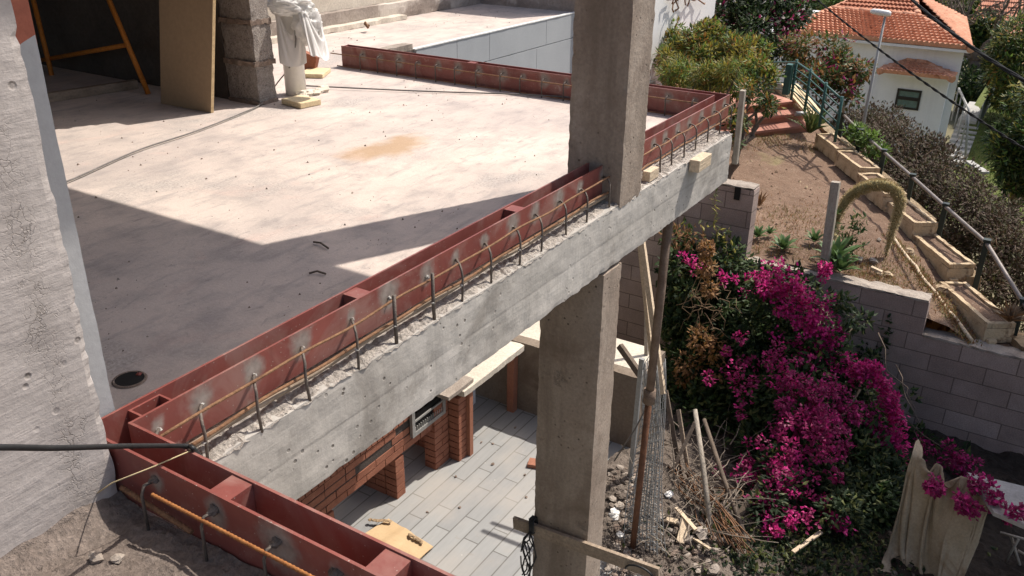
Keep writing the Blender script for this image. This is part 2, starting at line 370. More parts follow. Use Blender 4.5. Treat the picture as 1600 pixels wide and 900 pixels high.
M['tarp'] = mat('soiled_cloth', (.30, .23, .145), (.46, .38, .275), 3, .9, .2, 60, stain=(.22, .145, .08), stain_scale=3.5)
M['grass'] = leafmat('dry_grass', (.16, .13, .05), (.27, .23, .09), .3, .7)
M['lawn'] = mat('lawn', (.075, .10, .02), (.15, .165, .04), .8, .95, .8, 25, fine=.4, bdist=.03)
M['hill'] = mat('hillside', (.10, .10, .05), (.24, .20, .12), .12, .95, .5, 1.2)

L = {}
L['green'] = leafmat('leaf_green', (.030, .065, .014), (.07, .12, .028))
L['deep'] = leafmat('leaf_deep', (.010, .021, .007), (.022, .040, .013), .2, .7)
L['yellow'] = leafmat('leaf_yellow', (.22, .205, .03), (.34, .28, .05))
L['olive'] = leafmat('leaf_olive', (.085, .10, .028), (.14, .15, .05))
L['orange'] = leafmat('leaf_orange', (.22, .10, .025), (.30, .16, .04))
L['lime'] = leafmat('leaf_lime', (.10, .17, .03), (.16, .25, .05))
L['magenta'] = leafmat('bract_magenta', (.50, .012, .165), (.70, .045, .27), .35)
L['purple'] = leafmat('bract_purple_and_shaded', (.19, .010, .065), (.31, .02, .11), .3)  # magenta darkened to paint shade on dim sprays; also purple flowers elsewhere
L['brown'] = leafmat('leaf_dead', (.19, .095, .04), (.33, .18, .085), .3, .8)
L['mauve'] = leafmat('hedge_brown', (.062, .042, .029), (.11, .075, .05), .15, .8)
L['mauve2'] = leafmat('hedge_mauve', (.10, .072, .055), (.155, .115, .088), .15, .8)
L['hedgegreen'] = leafmat('hedge_olive', (.05, .05, .02), (.085, .08, .035), .2, .7)
L['bgreen'] = leafmat('bougainvillea_leaf', (.022, .045, .012), (.055, .088, .024), .3, .6)
L['whitefl'] = leafmat('petal_white', (.6, .55, .52), (.75, .7, .66), .3)

def soil_mat():
    mt, t, p = newmat('garden_soil'); v = coords(t)
    c = ramp(t, nz(t, v, .9, 8, .6), [(.3, (.125, .072, .044)), (.7, (.215, .135, .088))])
    c = mixc(t, ramp(t, nz(t, v, 9, 8, .7), [(.5, (0,)*3), (.72, (.5,)*3)]), c, (.29, .205, .14))
    c = mixc(t, ramp(t, nz(t, v, .75, 6, .6, .8), [(.55, (0,)*3), (.68, (.55,)*3)]), c, (.23, .20, .085))
    c = mixc(t, ramp(t, vor(t, v, 16), [(.09, (1,)*3), (.15, (0,)*3)]), c, (.33, .25, .18))
    t.links.new(c, p.inputs['Base Color']); p.inputs['Roughness'].default_value = .95
    n1 = bumpn(t, nz(t, v, 12, 8, .7), .9, .04); t.links.new(bumpn(t, nz(t, v, 60, 4, .7), .6, .01, n1), p.inputs['Normal']); return mt
M['soil'] = soil_mat()

# ------------------------------------------------------------------ hanging cloth
def hang(P0, du, dv, pin, collide, steps=160, wind=(0, 0, 0), iters=10, bend=.25, seed=0):
    """relax a cloth grid P0 (nv+1, nu+1, 3) with rest spacing du, dv under gravity"""
    P = P0.copy(); Q = P0.copy(); g = np.array([wind[0], wind[1], wind[2]-9.8])*(1/60)**2; w_ = np.where(pin, 0., 1.)[..., None]
    def con(a, b, L_, k):
        A, B = P[a], P[b]; d = B-A; ln = np.linalg.norm(d, axis=-1, keepdims=True)+1e-9; wa, wb = w_[a], w_[b]
        c = d*(1-L_/ln)*k/np.maximum(wa+wb, 1e-6); P[a] = A+c*wa; P[b] = B-c*wb
    sl = np.s_; cs = []
    for o in (0, 1):
        n = P.shape[1]-1; cs.append((sl[:, o:n:2], sl[:, o+1:n+1:2], du, 1)); n = P.shape[0]-1; cs.append((sl[o:n:2, :], sl[o+1:n+1:2, :], dv, 1))
    dg = math.hypot(du, dv)
    for oi in (0, 1):
        for oj in (0, 1):
            nI, nJ = P.shape[0]-1, P.shape[1]-1
            cs.append((sl[oi:nI:2, oj:nJ:2], sl[oi+1:nI+1:2, oj+1:nJ+1:2], dg, .5)); cs.append((sl[oi+1:nI+1:2, oj:nJ:2], sl[oi:nI:2, oj+1:nJ+1:2], dg, .5))
    for s_ in range(steps):
        V = (P-Q)*.96; Q = P.copy(); P = P+(V+g)*w_
        for _ in range(iters):
            for a, b, L_, k in cs:
                if P[a].shape == P[b].shape: con(a, b, L_, k)
        P = collide(P, Q)
    return P
def cloth_mesh(P, name, m, parent, sub=1, thick=.002):
    nv, nu = P.shape[0]-1, P.shape[1]-1; mb_ = MB(); vs = [Vector(p) for row in P for p in row]
    mb_.add(vs, [(j*(nu+1)+i, j*(nu+1)+i+1, (j+1)*(nu+1)+i+1, (j+1)*(nu+1)+i) for j in range(nv) for i in range(nu)], 0, True)
    o = mb_.build(name, m, parent); b = o.modifiers.new('sub', 'SUBSURF'); b.levels = sub; b.render_levels = sub
    t_ = o.modifiers.new('solid', 'SOLIDIFY'); t_.thickness = thick; return o

# ------------------------------------------------------------------ foliage tools
def rnd_dir():
    while True:
        d = Vector((random.uniform(-1, 1), random.uniform(-1, 1), random.uniform(-1, 1)))
        if .05 < d.length < 1: return d.normalized()
def leaf(mb, p, d, ln, wd, mi, fold=.25):
    """one pointed leaf: two triangles folded along its midrib"""
    p = Vector(p)
    up = Vector((0, 0, 1)); a = d.cross(up)
    if a.length < .01: a = Vector((1, 0, 0))
    a.normalize(); a = (a + rnd_dir()*.6).normalized(); n = d.cross(a)
    m1 = p + d*ln*.45
    mb.add([p, m1 + a*wd*.5 + n*wd*fold, p + d*ln, m1 - a*wd*.5 + n*wd*fold], [(0, 1, 2), (0, 2, 3)], mi)
def clump(mb, c, r, n, ln, wd, mis, droop=.1, shell=.55, squash=(1, 1, 1)):
    c = Vector(c)
    for _ in range(n):
        d = rnd_dir(); k = shell + (1-shell)*random.random()**.5
        p = c + Vector((d.x*squash[0], d.y*squash[1], d.z*squash[2]))*r*k*(1+.35*noise.noise(d*2.2+c))
        q = (d + rnd_dir()*.9 - Vector((0, 0, droop))).normalized()
        leaf(mb, p, q, ln*random.uniform(.7, 1.3), wd*random.uniform(.7, 1.3), random.choice(mis))
def branch(mb, p, q, r0, r1, wig=.08, n=6, mi=0):
    p = Vector(p); q = Vector(q); L_ = (q-p).length; pts = []
    for i in range(n+1):
        t = i/n; pts.append(p.lerp(q, t) + rnd_dir()*L_*wig*math.sin(math.pi*t))
    mb.tube(pts, [r0+(r1-r0)*i/n for i in range(n+1)], 6, mi); return pts
def crown_tree(name, label, cat, base, blobs, mats, weights, ln, wd, dens, trunk_r=.08, group=None, limbs=True):
    """base on the ground, blobs = (centre, radius); leaves by area of every blob"""
    t = thing(name, label, cat, base, 0, group); f = MB(); mis = [i for i, k in enumerate(weights) for _ in range(k)]
    for c, r in blobs:
        c = Vector(c); sub = max(5, int(7*r/.5))
        for _ in range(min(sub, 16)):
            d = rnd_dir(); rr = r*random.uniform(.3, .55); cc = c + Vector((d.x, d.y, d.z*.85))*r*.68
            tone = random.choice(mis)
            clump(f, cc, rr, int(dens*rr*rr*24), ln, wd, mis+[tone]*max(2, len(mis)//2), shell=.35)
    f.build('foliage', mats, t)
    s = MB(); b0 = Vector(base); top = Vector((0, 0, 0))
    for c, r in blobs: top += Vector(c)
    top /= len(blobs); fork = b0.lerp(top, .45)
    branch(s, b0-Vector((0, 0, .1)), fork, trunk_r, trunk_r*.75)
    for c, r in blobs: branch(s, fork, c, trunk_r*.6, trunk_r*.15, .1)
    s.build('trunk', M['bark'], t)
    return t

# ================================================================== ground and floors
PZ = -3.1                                    # patio level
def yard_z(x, y):
    """height of the lie of the land outside the building"""
    z = -3.45
    if x > 8.1:
        k = min(1, (x-8.1)/16); z = -3.6 - 1.75*k*k*(3-2*k)
        if x > 24: z -= (min(x, 90)-24)*.035
        if x > 90: z -= (min(x, 600)-90)*.006
    return z + .05*noise.noise(Vector((x*.35, y*.35, 0)))
mb = MB(); xs = [-60, -30, -12] + [-6+i*1.0 for i in range(40)] + [36, 40, 46, 54, 64, 78, 95, 130, 190, 280, 420, 700, 1200, 2200]
ys = [-2000, -1000, -500, -250, -120, -70, -45, -30] + [-22+i*1.0 for i in range(48)] + [30, 40, 60, 100, 180, 350, 800, 2000]
for x in xs:
    for y in ys: mb.v.append(Vector((x, y, yard_z(x, y)-.1)))
ny = len(ys)
for i in range(len(xs)-1):
    for j in range(ny-1):
        mb.f.append([i*ny+j, (i+1)*ny+j, (i+1)*ny+j+1, i*ny+j+1]); mb.mi.append(0); mb.sm.append(True)
mb.build('ground', M['hill'], kind='structure')

mb = MB()
mb.box((-5, 1.70, -.30), (5.14, 9.5, 0)); mb.box((5.14, 4.72, -.30), (9.0, 9.5, 0)); mb.box((-5, -6, -.30), (.985, 1.70, 0))
mb.build('terrace_floor', M['slab'], kind='structure')
mb = MB(); mb.box((-1, -6, PZ-.3), (4.5, 2.3, PZ)); mb.box((-1, 2.3, PZ-.3), (5.85, 8, PZ)); mb.build('patio_floor', M['tiles'], kind='structure')

# rough unpaved strip between the patio and the block wall
def strip_z(x, y):
    z = PZ - .12*max(0, x-5) + .05
    z += .10*max(0, 1-((x-5.5)**2+(y-2.1)**2)/.8)                     # heap against the wall
    z += .06*noise.noise(Vector((x*2, y*2, 1)))+.05*noise.noise(Vector((x*6, y*6, 2)))+.025*noise.noise(Vector((x*17, y*17, 3)))
    return z
mb = MB(); nx, nyy = 110, 130
for i in range(nx+1):
    for j in range(nyy+1):
        x = 4.45+i*(8.2-4.45)/nx; y = -3.0+j*(2.42+3.0)/nyy
        e = max(0, 1-(x-4.45)/.25); k = strip_z(x, y)
        mb.v.append(Vector((x, y, k*(1-e)+(PZ-.03)*e if y < 5 else k)))
for i in range(nx):
    for j in range(nyy):
        a = i*(nyy+1)+j; mb.f.append([a, a+nyy+1, a+nyy+2, a+1]); mb.mi.append(0); mb.sm.append(False)
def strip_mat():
    mt = M['rubble'].copy(); mt.name = 'rubble_with_painted_shade'; t = mt.node_tree; p = t.nodes['Principled BSDF']; v = coords(t)
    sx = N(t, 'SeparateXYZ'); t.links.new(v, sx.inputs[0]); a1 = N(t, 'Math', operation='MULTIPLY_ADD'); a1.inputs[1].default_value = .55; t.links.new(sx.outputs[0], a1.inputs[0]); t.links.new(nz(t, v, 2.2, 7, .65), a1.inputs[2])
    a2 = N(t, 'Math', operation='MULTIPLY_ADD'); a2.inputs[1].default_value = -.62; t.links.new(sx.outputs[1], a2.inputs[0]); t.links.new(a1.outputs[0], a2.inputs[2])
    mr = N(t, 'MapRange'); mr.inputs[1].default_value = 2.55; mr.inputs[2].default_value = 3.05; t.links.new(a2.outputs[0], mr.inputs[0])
    c = mixc(t, mr.outputs[0], p.inputs['Base Color'].links[0].from_socket, ramp(t, nz(t, v, 18, 6, .7), [(.3, (.022, .016, .012)), (.7, (.06, .043, .03))])); t.links.new(c, p.inputs['Base Color']); return mt  # near-black mixed in by position, painting the shade under the bougainvillea
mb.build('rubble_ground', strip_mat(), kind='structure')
mb = MB(); mb.box((5.97, 2.40, -3.2), (6.40, 7, -2.405)); mb.build('lower_terrace', M['beige'], kind='structure')

# ================================================================== concrete frame
mb = MB(); mb.rbox((.99, 1.542, -.303), (4.94, 1.699, -.012), .022, .003, 16, 3, chip=.0035)
bm_ = thing('edge_beam', 'long grey cast concrete edge beam under the red steel channel, above the tiled patio', 'beam', (.99, 1.542, -.303))
beam_skew = lambda m_: [setattr(p, 'y', p.y+(.016-.0085*(p.x-1))*max(0, min(1, (1.70-p.y)/.15))) for p in m_.v]
beam_skew(mb); mb.build('beam_body', M['beam'], bm_)
mb = MB(); nx = 260
for i in range(nx+1):
    for j in range(7):
        x = .985+i*(4.935-.985)/nx; y = 1.541+j*(.158)/6
        z = -.006+.012*noise.noise(Vector((x*45, y*45, 0)))+.007*noise.noise(Vector((x*110, y*110, 4)))
        if j == 0: z -= .012; y += .006*noise.noise(Vector((x*25, 0, 0)))
        mb.v.append(Vector((x, y, z)))
for i in range(nx):
    for j in range(6):
        a = i*7+j; mb.f.append([a, a+7, a+8, a+1]); mb.mi.append(0); mb.sm.append(False)
beam_skew(mb); mb.build('rough_top', M['aggregate'], bm_)

t = thing('upper_column', 'tall rough square concrete column rising from the terrace edge out of the photo', 'column', (3.42, 1.52, 0))
mb = MB(); mb.rbox((3.425, 1.534, -.03), (3.658, 1.808, 2.5), .02, .0016, 14, 5, chip=.0045); mb.build('shaft', M['col'], t)
t = thing('lower_column', 'square concrete column standing on the patio below the edge beam', 'column', (3.31, 1.53, PZ))
mb = MB(); mb.rbox((3.31, 1.535, PZ), (3.50, 1.865, -.32), .025, .002, 12, 8, chip=.0035); mb.build('shaft', M['col'], t)

def wall_crack_mat():
    mt = M['wall'].copy(); mt.name = 'cracked_board_marked_concrete'; t = mt.node_tree; p = t.nodes['Principled BSDF']
    v = coords(t); sx = N(t, 'SeparateXYZ'); t.links.new(v, sx.inputs[0])
    ce = N(t, 'TexVoronoi', feature='DISTANCE_TO_EDGE'); ce.inputs['Scale'].default_value = 42
    dv = N(t, 'VectorMath', operation='ADD'); nn = N(t, 'TexNoise'); nn.inputs['Scale'].default_value = 14; nn.inputs['Detail'].default_value = 6
    sc_ = N(t, 'VectorMath', operation='SCALE'); sc_.inputs['Scale'].default_value = .13; t.links.new(v, nn.inputs['Vector']); t.links.new(nn.outputs['Color'], sc_.inputs[0]); t.links.new(v, dv.inputs[0]); t.links.new(sc_.outputs[0], dv.inputs[1]); t.links.new(dv.outputs[0], ce.inputs['Vector'])
    cr = ramp(t, ce.outputs['Distance'], [(.0, (1,)*3), (.055, (0,)*3)])
    ab = N(t, 'Math', operation='ADD'); ab.inputs[1].default_value = .085; t.links.new(sx.outputs[0], ab.inputs[0]); aa = N(t, 'Math', operation='ABSOLUTE'); t.links.new(ab.outputs[0], aa.inputs[0])
    av = N(t, 'Math', operation='MULTIPLY_ADD'); av.inputs[1].default_value = .16; t.links.new(nz(t, v, 6, 5), av.inputs[0]); t.links.new(aa.outputs[0], av.inputs[2])
    band = ramp(t, av.outputs[0], [(.075, (1,)*3), (.125, (0,)*3)])
    msk = mixc(t, 1.0, mixc(t, 1.0, cr, band, 'MULTIPLY'), ramp(t, nz(t, v, 9, 6, .7), [(.45, (.05,)*3), (.62, (.42,)*3)]), 'MULTIPLY'); old = p.inputs['Base Color'].links[0].from_socket
    c = mixc(t, msk, old, (.085, .07, .06)); c = mixc(t, mixc(t, 1.0, band, (.28, .28, .28), 'MULTIPLY'), c, (.20, .17, .15)); t.links.new(c, p.inputs['Base Color'])
    oldn = p.inputs['Normal'].links[0].from_socket; b = N(t, 'Bump', invert=True); b.inputs['Strength'].default_value = .8; b.inputs['Distance'].default_value = .01
    t.links.new(msk, b.inputs['Height']); t.links.new(oldn, b.inputs['Normal']); t.links.new(b.outputs[0], p.inputs['Normal']); return mt
t = thing('concrete_wall', 'board marked concrete wall rising at the left edge beside the red channel', 'wall', (.9, 1.59, 0))
mb = MB(); mb.rbox((-3.2, 1.59, -.05), (.898, 1.712, 2.5), .016, .0012, 13, 11, chip=.0050); mb.build('rough_face', wall_crack_mat(), t)
mb = MB(); mb.rbox((.5, 1.714, 0), (1.0, 1.93, 1.02), .03, .001, 6, 2, chip=.0012); mb.build('smooth_pier', M['smooth'], t)
M['redwall'] = mat('faded_red_paint', (.30, .085, .05), (.40, .13, .08), 3, .7, .15, 40, (1, 1, .3))
mb = MB(); mb.rbox((.5, 1.714, 1.0), (1.0, 1.93, 2.5), .06, .0012, 6, 4); mb.build('painted_top', M['redwall'], t)

# overhead floor that shades the terrace (above the photo's top edge)
mb = MB(); mb.box((-5, 1.20, 2.5), (3.64, 8, 2.75)); mb.box((3.5, 5.0, 2.503), (3.98, 7.6, 2.74))
mb.build('roof_slab', M['col'], kind='structure')

# ================================================================== red steel channels
def plate(name, parent, p, q, z0, z1, th, spots=(), label=None):
    """steel strip from p to q (plan), spots = distances along it where hooks were welded"""
    p = Vector((*p, 0)); q = Vector((*q, 0)); d = q-p; ln = d.length; d.normalize(); nrm = Vector((d.y, -d.x, 0))
    n = max(2, int(ln/.018)); k = 9; m_ = MB(); vs = []
    prof = [(-.5, z0)]+[(-.5, z0+(z1-z0)*i/k) for i in range(1, k+1)]+[(.5, z1)]+[(.5, z1-(z1-z0)*i/k) for i in range(1, k+1)]
    for i in range(n+1):
        for o, z in prof: vs.append(p+d*ln*i/n+nrm*(-o)*th+Vector((0, 0, z)))
    c = len(prof); fs = [(i*c+j, i*c+(j+1) % c, (i+1)*c+(j+1) % c, (i+1)*c+j) for i in range(n) for j in range(c)]
    fs += [tuple(range(c))[::-1], tuple(n*c+j for j in range(c))]
    m_.add(vs, fs); o = m_.build(name, M['redplate'], parent, label)
    at = o.data.attributes.new('bare', 'FLOAT', 'POINT'); vals = []
    for i in range(n+1):
        s = ln*i/n
        for o_, z in prof:
            b = 0
            for sp in spots:
                kk = .75+.7*noise.noise(Vector((sp*7.3, p.x, p.y)))
                dd = math.hypot((s-sp)/.050, (z-(z0+.68*(z1-z0)))/.062)/max(.45, kk); b = max(b, .9-dd*.75)
            vals.append(max(0, b) if o_ < 0 else 0)
    at.data.foreach_set('value', vals); return o
def red_plate_mat():
    mt, t, p = newmat('red_primed_plate'); v = coords(t)
    c = ramp(t, nz(t, v, 5, 6), [(.3, (.168, .044, .036)), (.7, (.25, .074, .058))])
    c = mixc(t, ramp(t, nz(t, v, 4.2, 8, .68, .9), [(.47, (0,)*3), (.66, (.7,)*3)]), c, (.285, .165, .138))
    c = mixc(t, ramp(t, nz(t, coords(t, (14, 14, 1.6)), 1.3, 6, .6), [(.57, (0,)*3), (.70, (.5,)*3)]), c, (.145, .042, .032))
    c = mixc(t, ramp(t, nz(t, v, 9, 8, .7, .3), [(.64, (0,)*3), (.72, (.7,)*3)]), c, (.42, .345, .30))
    c = mixc(t, ramp(t, vor(t, v, 55), [(.06, (.8,)*3), (.11, (0,)*3)]), c, (.40, .35, .31))
    c = mixc(t, ramp(t, nz(t, v, 28, 6, .7), [(.66, (0,)*3), (.75, (.5,)*3)]), c, (.11, .04, .033))
    a = N(t, 'Attribute', attribute_name='bare')
    am = N(t, 'Math', operation='MULTIPLY_ADD'); am.inputs[1].default_value = .9; t.links.new(nz(t, v, 22, 6, .65), am.inputs[0]); t.links.new(a.outputs['Fac'], am.inputs[2])
    msk = ramp(t, am.outputs[0], [(.55, (0,)*3), (1.15, (.85,)*3)])
    bare = ramp(t, nz(t, v, 30, 6), [(.3, (.17, .15, .13)), (.7, (.36, .32, .28))])
    c = mixc(t, msk, c, bare)
    t.links.new(c, p.inputs['Base Color']); p.inputs['Roughness'].default_value = .5; p.inputs['Specular IOR Level'].default_value = .45
    t.links.new(bumpn(t, nz(t, v, 14, 6), .15, .006), p.inputs['Normal']); return mt
M['redplate'] = red_plate_mat()
ZB, ZT = .028, .158
hook_px = [(245, 662), (314, 635), (396, 590), (470, 545), (547, 490), (606, 465), (665, 430), (710, 407), (755, 382), (800, 360), (834, 337), (872, 315), (905, 295), (940, 280)]
hx = [on(px, py, 1, 1.63).x for px, py in hook_px]
hook2_px = [(1020, 226), (1038, 216), (1058, 203), (1076, 193), (1095, 182), (1114, 171), (1131, 162)]
hx2 = [on(px, py, 1, 1.645).x for px, py in hook2_px]
far_px = [(568, 84), (595, 89), (625, 92), (655, 96), (686, 100), (716, 105), (749, 111), (787, 117), (818, 121), (852, 126), (886, 131), (1045, 152), (1086, 158)]
fy = [on(px, py, 0, 5.10).y for px, py in far_px]
near_px = [(247, 752), (340, 800), (437, 847), (530, 893)]
nyy_ = [on(px, py, 0, .91).y for px, py in near_px] + [.55, .2, -.15, -.5]

c1 = thing('steel_channel', 'L shaped red primed steel trough running from the near corner to the column', 'steel channel', (.95, 1.66, 0))
plate('front_plate', c1, (.984, 1.63), (3.425, 1.63), ZB, ZT, .007, [x-.984 for x in hx])
plate('rear_plate', c1, (.914, 1.70), (3.425, 1.70), ZB-.02, ZT, .007)
plate('side_plate', c1, (.98, -4.5), (.98, 1.634), ZB-.02, ZT, .007)
plate('outer_plate', c1, (.91, 1.704), (.91, -4.5), ZB-.02, ZT, .007, [1.704-y for y in nyy_])
def spacer(p, alongx, parent):
    m_ = MB(); ln = .06
    if alongx:
        m_.box((p.x-ln/2, 1.6345, ZT-.012), (p.x+ln/2, 1.6955, ZT-.004)); m_.box((p.x-ln/2, 1.6345, ZB), (p.x-ln/2+.006, 1.6955, ZT-.0125)); m_.box((p.x+ln/2-.006, 1.6345, ZB), (p.x+ln/2, 1.6955, ZT-.0125))
    else:
        m_.box((.9145, p.y-ln/2, ZT-.012), (.9755, p.y+ln/2, ZT-.004)); m_.box((.9145, p.y-ln/2, ZB), (.9755, p.y-ln/2+.006, ZT-.0125)); m_.box((.9145, p.y+ln/2-.006, ZB), (.9755, p.y+ln/2, ZT-.0125))
    m_.build('spacer', M['redplate'], parent)
for px, py in ((562, 457), (808, 325)): spacer(on(px, py, 2, ZT), True, c1)
for px, py in ((362, 758), (605, 880)): spacer(on(px, py, 2, ZT), False, c1)
for y in (.1, -.7): spacer(Vector((0, y, 0)), False, c1)
m_ = MB(); q = on(225, 637, 2, ZT-.03)
for a, b in (((-.045, -.03), (.045, -.024)), ((-.045, .024), (.045, .03)), ((-.045, -.024), (-.039, .024)), ((.039, -.024), (.045, .024))):
    m_.box((q.x+a[0], 1.666+a[1], .03), (q.x+b[0], 1.666+b[1], ZT-.012))
m_.build('tube_stub', M['redplate'], c1)

c2 = thing('steel_channel', 'L shaped red primed steel trough turning the far terrace corner beyond the column', 'steel channel', (5.13, 1.7, 0))
plate('front_plate', c2, (3.662, 1.645), (5.172, 1.645), ZB, ZT, .007, [x-3.662 for x in hx2])
plate('rear_plate', c2, (3.662, 1.715), (5.098, 1.715), ZB, ZT, .007)
plate('side_plate', c2, (5.172, 1.641), (5.172, 4.68), .004, ZT, .007)
plate('inner_plate', c2, (5.10, 4.68), (5.10, 1.712), .004, ZT, .007, [4.68-y for y in fy])
m_ = MB(); m_.box((5.104, 4.668, ZB), (5.168, 4.676, ZT-.002)); m_.build('end_plate', M['redplate'], c2)
for y in (2.4, 3.5):
    m_ = MB(); m_.box((5.1045, y-.03, ZT-.012), (5.1675, y+.03, ZT-.004)); m_.build('spacer', M['redplate'], c2)

# rebar cages welded to the channels
def cage(label, loc, xs, yp, x0, x1, z1=.118, z2=.048, strip=True):
    t = thing('rebar_cage', label, 'rebar', loc); yo = yp-.046
    for i, x in enumerate(xs):
        m_ = MB(); j = lambda s: random.uniform(-s, s); lean = j(.006)
        if i in (5, 6) and len(xs) > 9:
            pts = [(x-.045, yo-.014, .150), (x-.05, yo-.018, .06), (x-.052, yo-.022, -.02)]
            m_.tube(pts, .0062, 7)
        else:
            zz = .108+j(.005); bx = x-.05+j(.008)
            l1 = j(.004)
            pts = [(x, yp-.002, zz), (x-.010, yp-.014, zz+.008), (x-.026, yo+.018, zz+.011), (x-.043, yo-.004, zz+.008), (x-.052, yo-.017, zz-.006), (x-.055+l1, yo-.021, zz-.03), (x-.056+l1, yo-.022, .04), (x-.057-l1, yo-.024, -.02)]
            m_.tube(pts, .0043, 7)
        h = m_.build('tie_bar', M['darksteel'], t)
        b = MB(); b.stone((x-.002, yp-.006, .107), .008, i); b.build('weld_bead', M['weldbead'], h)
        b = MB(); b.stone((x-.056, yo-.019, z2), .0065, i+40); b.build('weld_bead', M['weldbead'], h)
    for z, r, mm in ((z1, .0043, 'rustbar'), (z2, .0052, 'rustbar')):
        m_ = MB(); n = 44
        m_.tube([(x0+(x1-x0)*i/n, yo+.002+.003*math.sin(i*.9+z*50), z+.003*math.sin(i*.55+z*90)) for i in range(n+1)], r, 7)
        m_.build('long_bar', M[mm], t)
    if strip:
        m_ = MB(); n = 30
        m_.tube([(x0+.05+(x1-x0-.05)*i/n, yo+.020, .027+.003*math.sin(i*.8)) for i in range(n+1)], .010, 8)
        m_.build('bottom_tube', M['wood'], t)
    return t
cage('rusty rebar cage of hooked ties along the channel from near corner to column', (1, 1.6, 0), hx, 1.627, on(243, 683, 1, 1.585).x, 3.41)
cage('rusty rebar cage of hooked ties welded along the channel beyond the column', (3.7, 1.6, 0), hx2, 1.641, 3.66, 5.16, strip=False)
t = thing('rebar_cage', 'thin bars tied along the shaded inner face of the far red channel', 'rebar', (5.05, 3, 0))
m_ = MB(); m_.tube([(5.062, 4.76, .10), (5.062, 3.4, .102), (5.062, 1.75, .105)], .0045, 6); m_.build('long_bar', M['rustbar'], t)
m_ = MB(); m_.tube([(5.06, 4.7, .012), (5.06, 1.75, .012)], .0045, 6); m_.build('long_bar', M['rustbar'], t)
for y in fy:
    m_ = MB(); m_.tube([(5.09, y, .118), (5.064, y, .12), (5.055, y+.003, .10), (5.056, y, .0)], .0045, 6); m_.build('tie_bar', M['darksteel'], t)
t = thing('rebar_cage', 'bright orange ribbed bar tied along the outer face of the nearest red channel', 'rebar', (.87, 1, 0))
for (a, b, r, mm) in ((on(238, 773, 0, .872), on(478, 897, 0, .872), .0042, 'rustbright'), (on(190, 762, 0, .885), on(300, 832, 0, .885), .006, 'rustbar')):
    d = (b-a); e = a + d*4 if mm == 'rustbright' else b
    m_ = MB(); n = int((e-a).length/.0035); n = min(n, 900)
    m_.tube([a.lerp(e, i/n) for i in range(n+1)], [r*(1.18 if i % 3 == 0 else .92) for i in range(n+1)], 7); m_.build('long_bar', M[mm], t)
for y in nyy_:
    m_ = MB(); m_.tube([(.905, y, .118), (.876, y, .12), (.868, y+.002, .10), (.866, y, -.005)], .0038, 6); h = m_.build('tie_bar', M['darksteel'], t)
    b = MB(); b.stone((.902, y, .12), .014, int(y*50)); b.build('weld_bead', M['darksteel'], h)

# cleats and little blocks on the beam
a = on(1095, 252, 1, 1.50)
m_ = MB(); m_.box((a.x-.10, 1.47, a.z-.035), (a.x+.08, 1.5265, a.z+.03)); m_.build('timber_cleat', M['palewood'], None, 'pale timber block fixed to the beam face just beyond the column', 'block', bevel=.003)
m_ = MB(); a = on(1016, 272, 2, .02); m_.box((a.x-.05, a.y-.02, -.005), (a.x+.06, a.y+.02, .045)); m_.build('timber_offcut', M['palewood'], None, 'small pale offcut lying on the beam at the foot of the upper column', 'block', bevel=.002)
m_ = MB(); p0 = on(1150, 243, 1, 1.515); p0.z = p0.z-.05; p1 = on(1161, 141, 1, 1.515)
m_.bar(p0, p1, .035, .03, (0, 1, 0)); m_.build('timber_stake', M['woodz'], None, 'grey weathered stake nailed upright to the far end of the beam', 'stake', bevel=.002)
m_ = MB(); m_.box((1.02, 1.60, .0), (1.07, 1.622, .05)); m_.build('concrete_spacer', M['stone'], None, 'small mortar lump wedged under the channel at its near corner', 'spacer', bevel=.004)

# ================================================================== things on the terrace
t = thing('block_pier', 'rough hollow block pier with squeezed mortar joints beside the white pipe', 'pier', (3.83, 4.24, 0))
for i in range(10):
    z = i*.25; j = lambda: random.uniform(-.006, .006)
    m_ = MB(); m_.rbox((3.83+j(), 4.24+j(), z+.012), (3.985+j(), 4.52, z+.24), .03, .004, 20, i, chip=.008); m_.build('block', M['block'], t)
    m_ = MB(); m_.rbox((3.822, 4.232, z-.01), (3.992, 4.515, z+.02), .02, .012, 30, i+20); m_.build('mortar_joint', M['mortar'], t)
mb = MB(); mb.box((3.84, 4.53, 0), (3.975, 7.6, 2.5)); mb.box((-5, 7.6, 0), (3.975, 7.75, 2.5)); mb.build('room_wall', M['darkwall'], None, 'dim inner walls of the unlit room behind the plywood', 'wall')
# plywood
a, b = on(256, 161, 2, .0), on(334, 176, 2, .0); c, d = on(339, -90, 0, b.x+.10), on(252, -90, 0, a.x+.10)
n = (b-a).cross(d-a).normalized()*.022
m_ = MB(); m_.add([a, b, c, d, a+n, b+n, c+n, d+n], [(0,1,2,3),(7,6,5,4),(0,4,5,1),(2,6,7,3),(3,7,4,0)], 0); m_.add([b, c, c+n, b+n], [(0, 1, 2, 3)], 1)
m_.build('plywood_sheet', [M['ply'], M['plyedge']], None, 'brown plywood sheet standing on edge against the block pier', 'plywood')
# orange trestle
a = on(232, 147, 2, 0); X = a.x
t = thing('steel_trestle', 'rusty orange steel trestle in the dark room', 'trestle', a)
m_ = MB(); m_.tube([a, on(166, -10, 0, X)], .017, 8); m_.build('leg', M['orange'], t)
m_ = MB(); e = on(78, 105, 0, X); m_.tube([e+Vector((0, 0, -.35)), e, on(52, 0, 0, X)], .017, 8); m_.build('leg', M['orange'], t)
m_ = MB(); m_.tube([on(60, 95, 0, X+.02), on(199, 70, 0, X+.02)], .015, 8); m_.build('crossbar', M['orange'], t)
m_ = MB(); p = on(70, 153, 2, .03); q = on(213, 131, 2, .03); m_.bar(p, q, .05, .055); m_.build('plank', M['wood'], None, 'dusty plank lying on the floor under the orange trestle', 'plank')
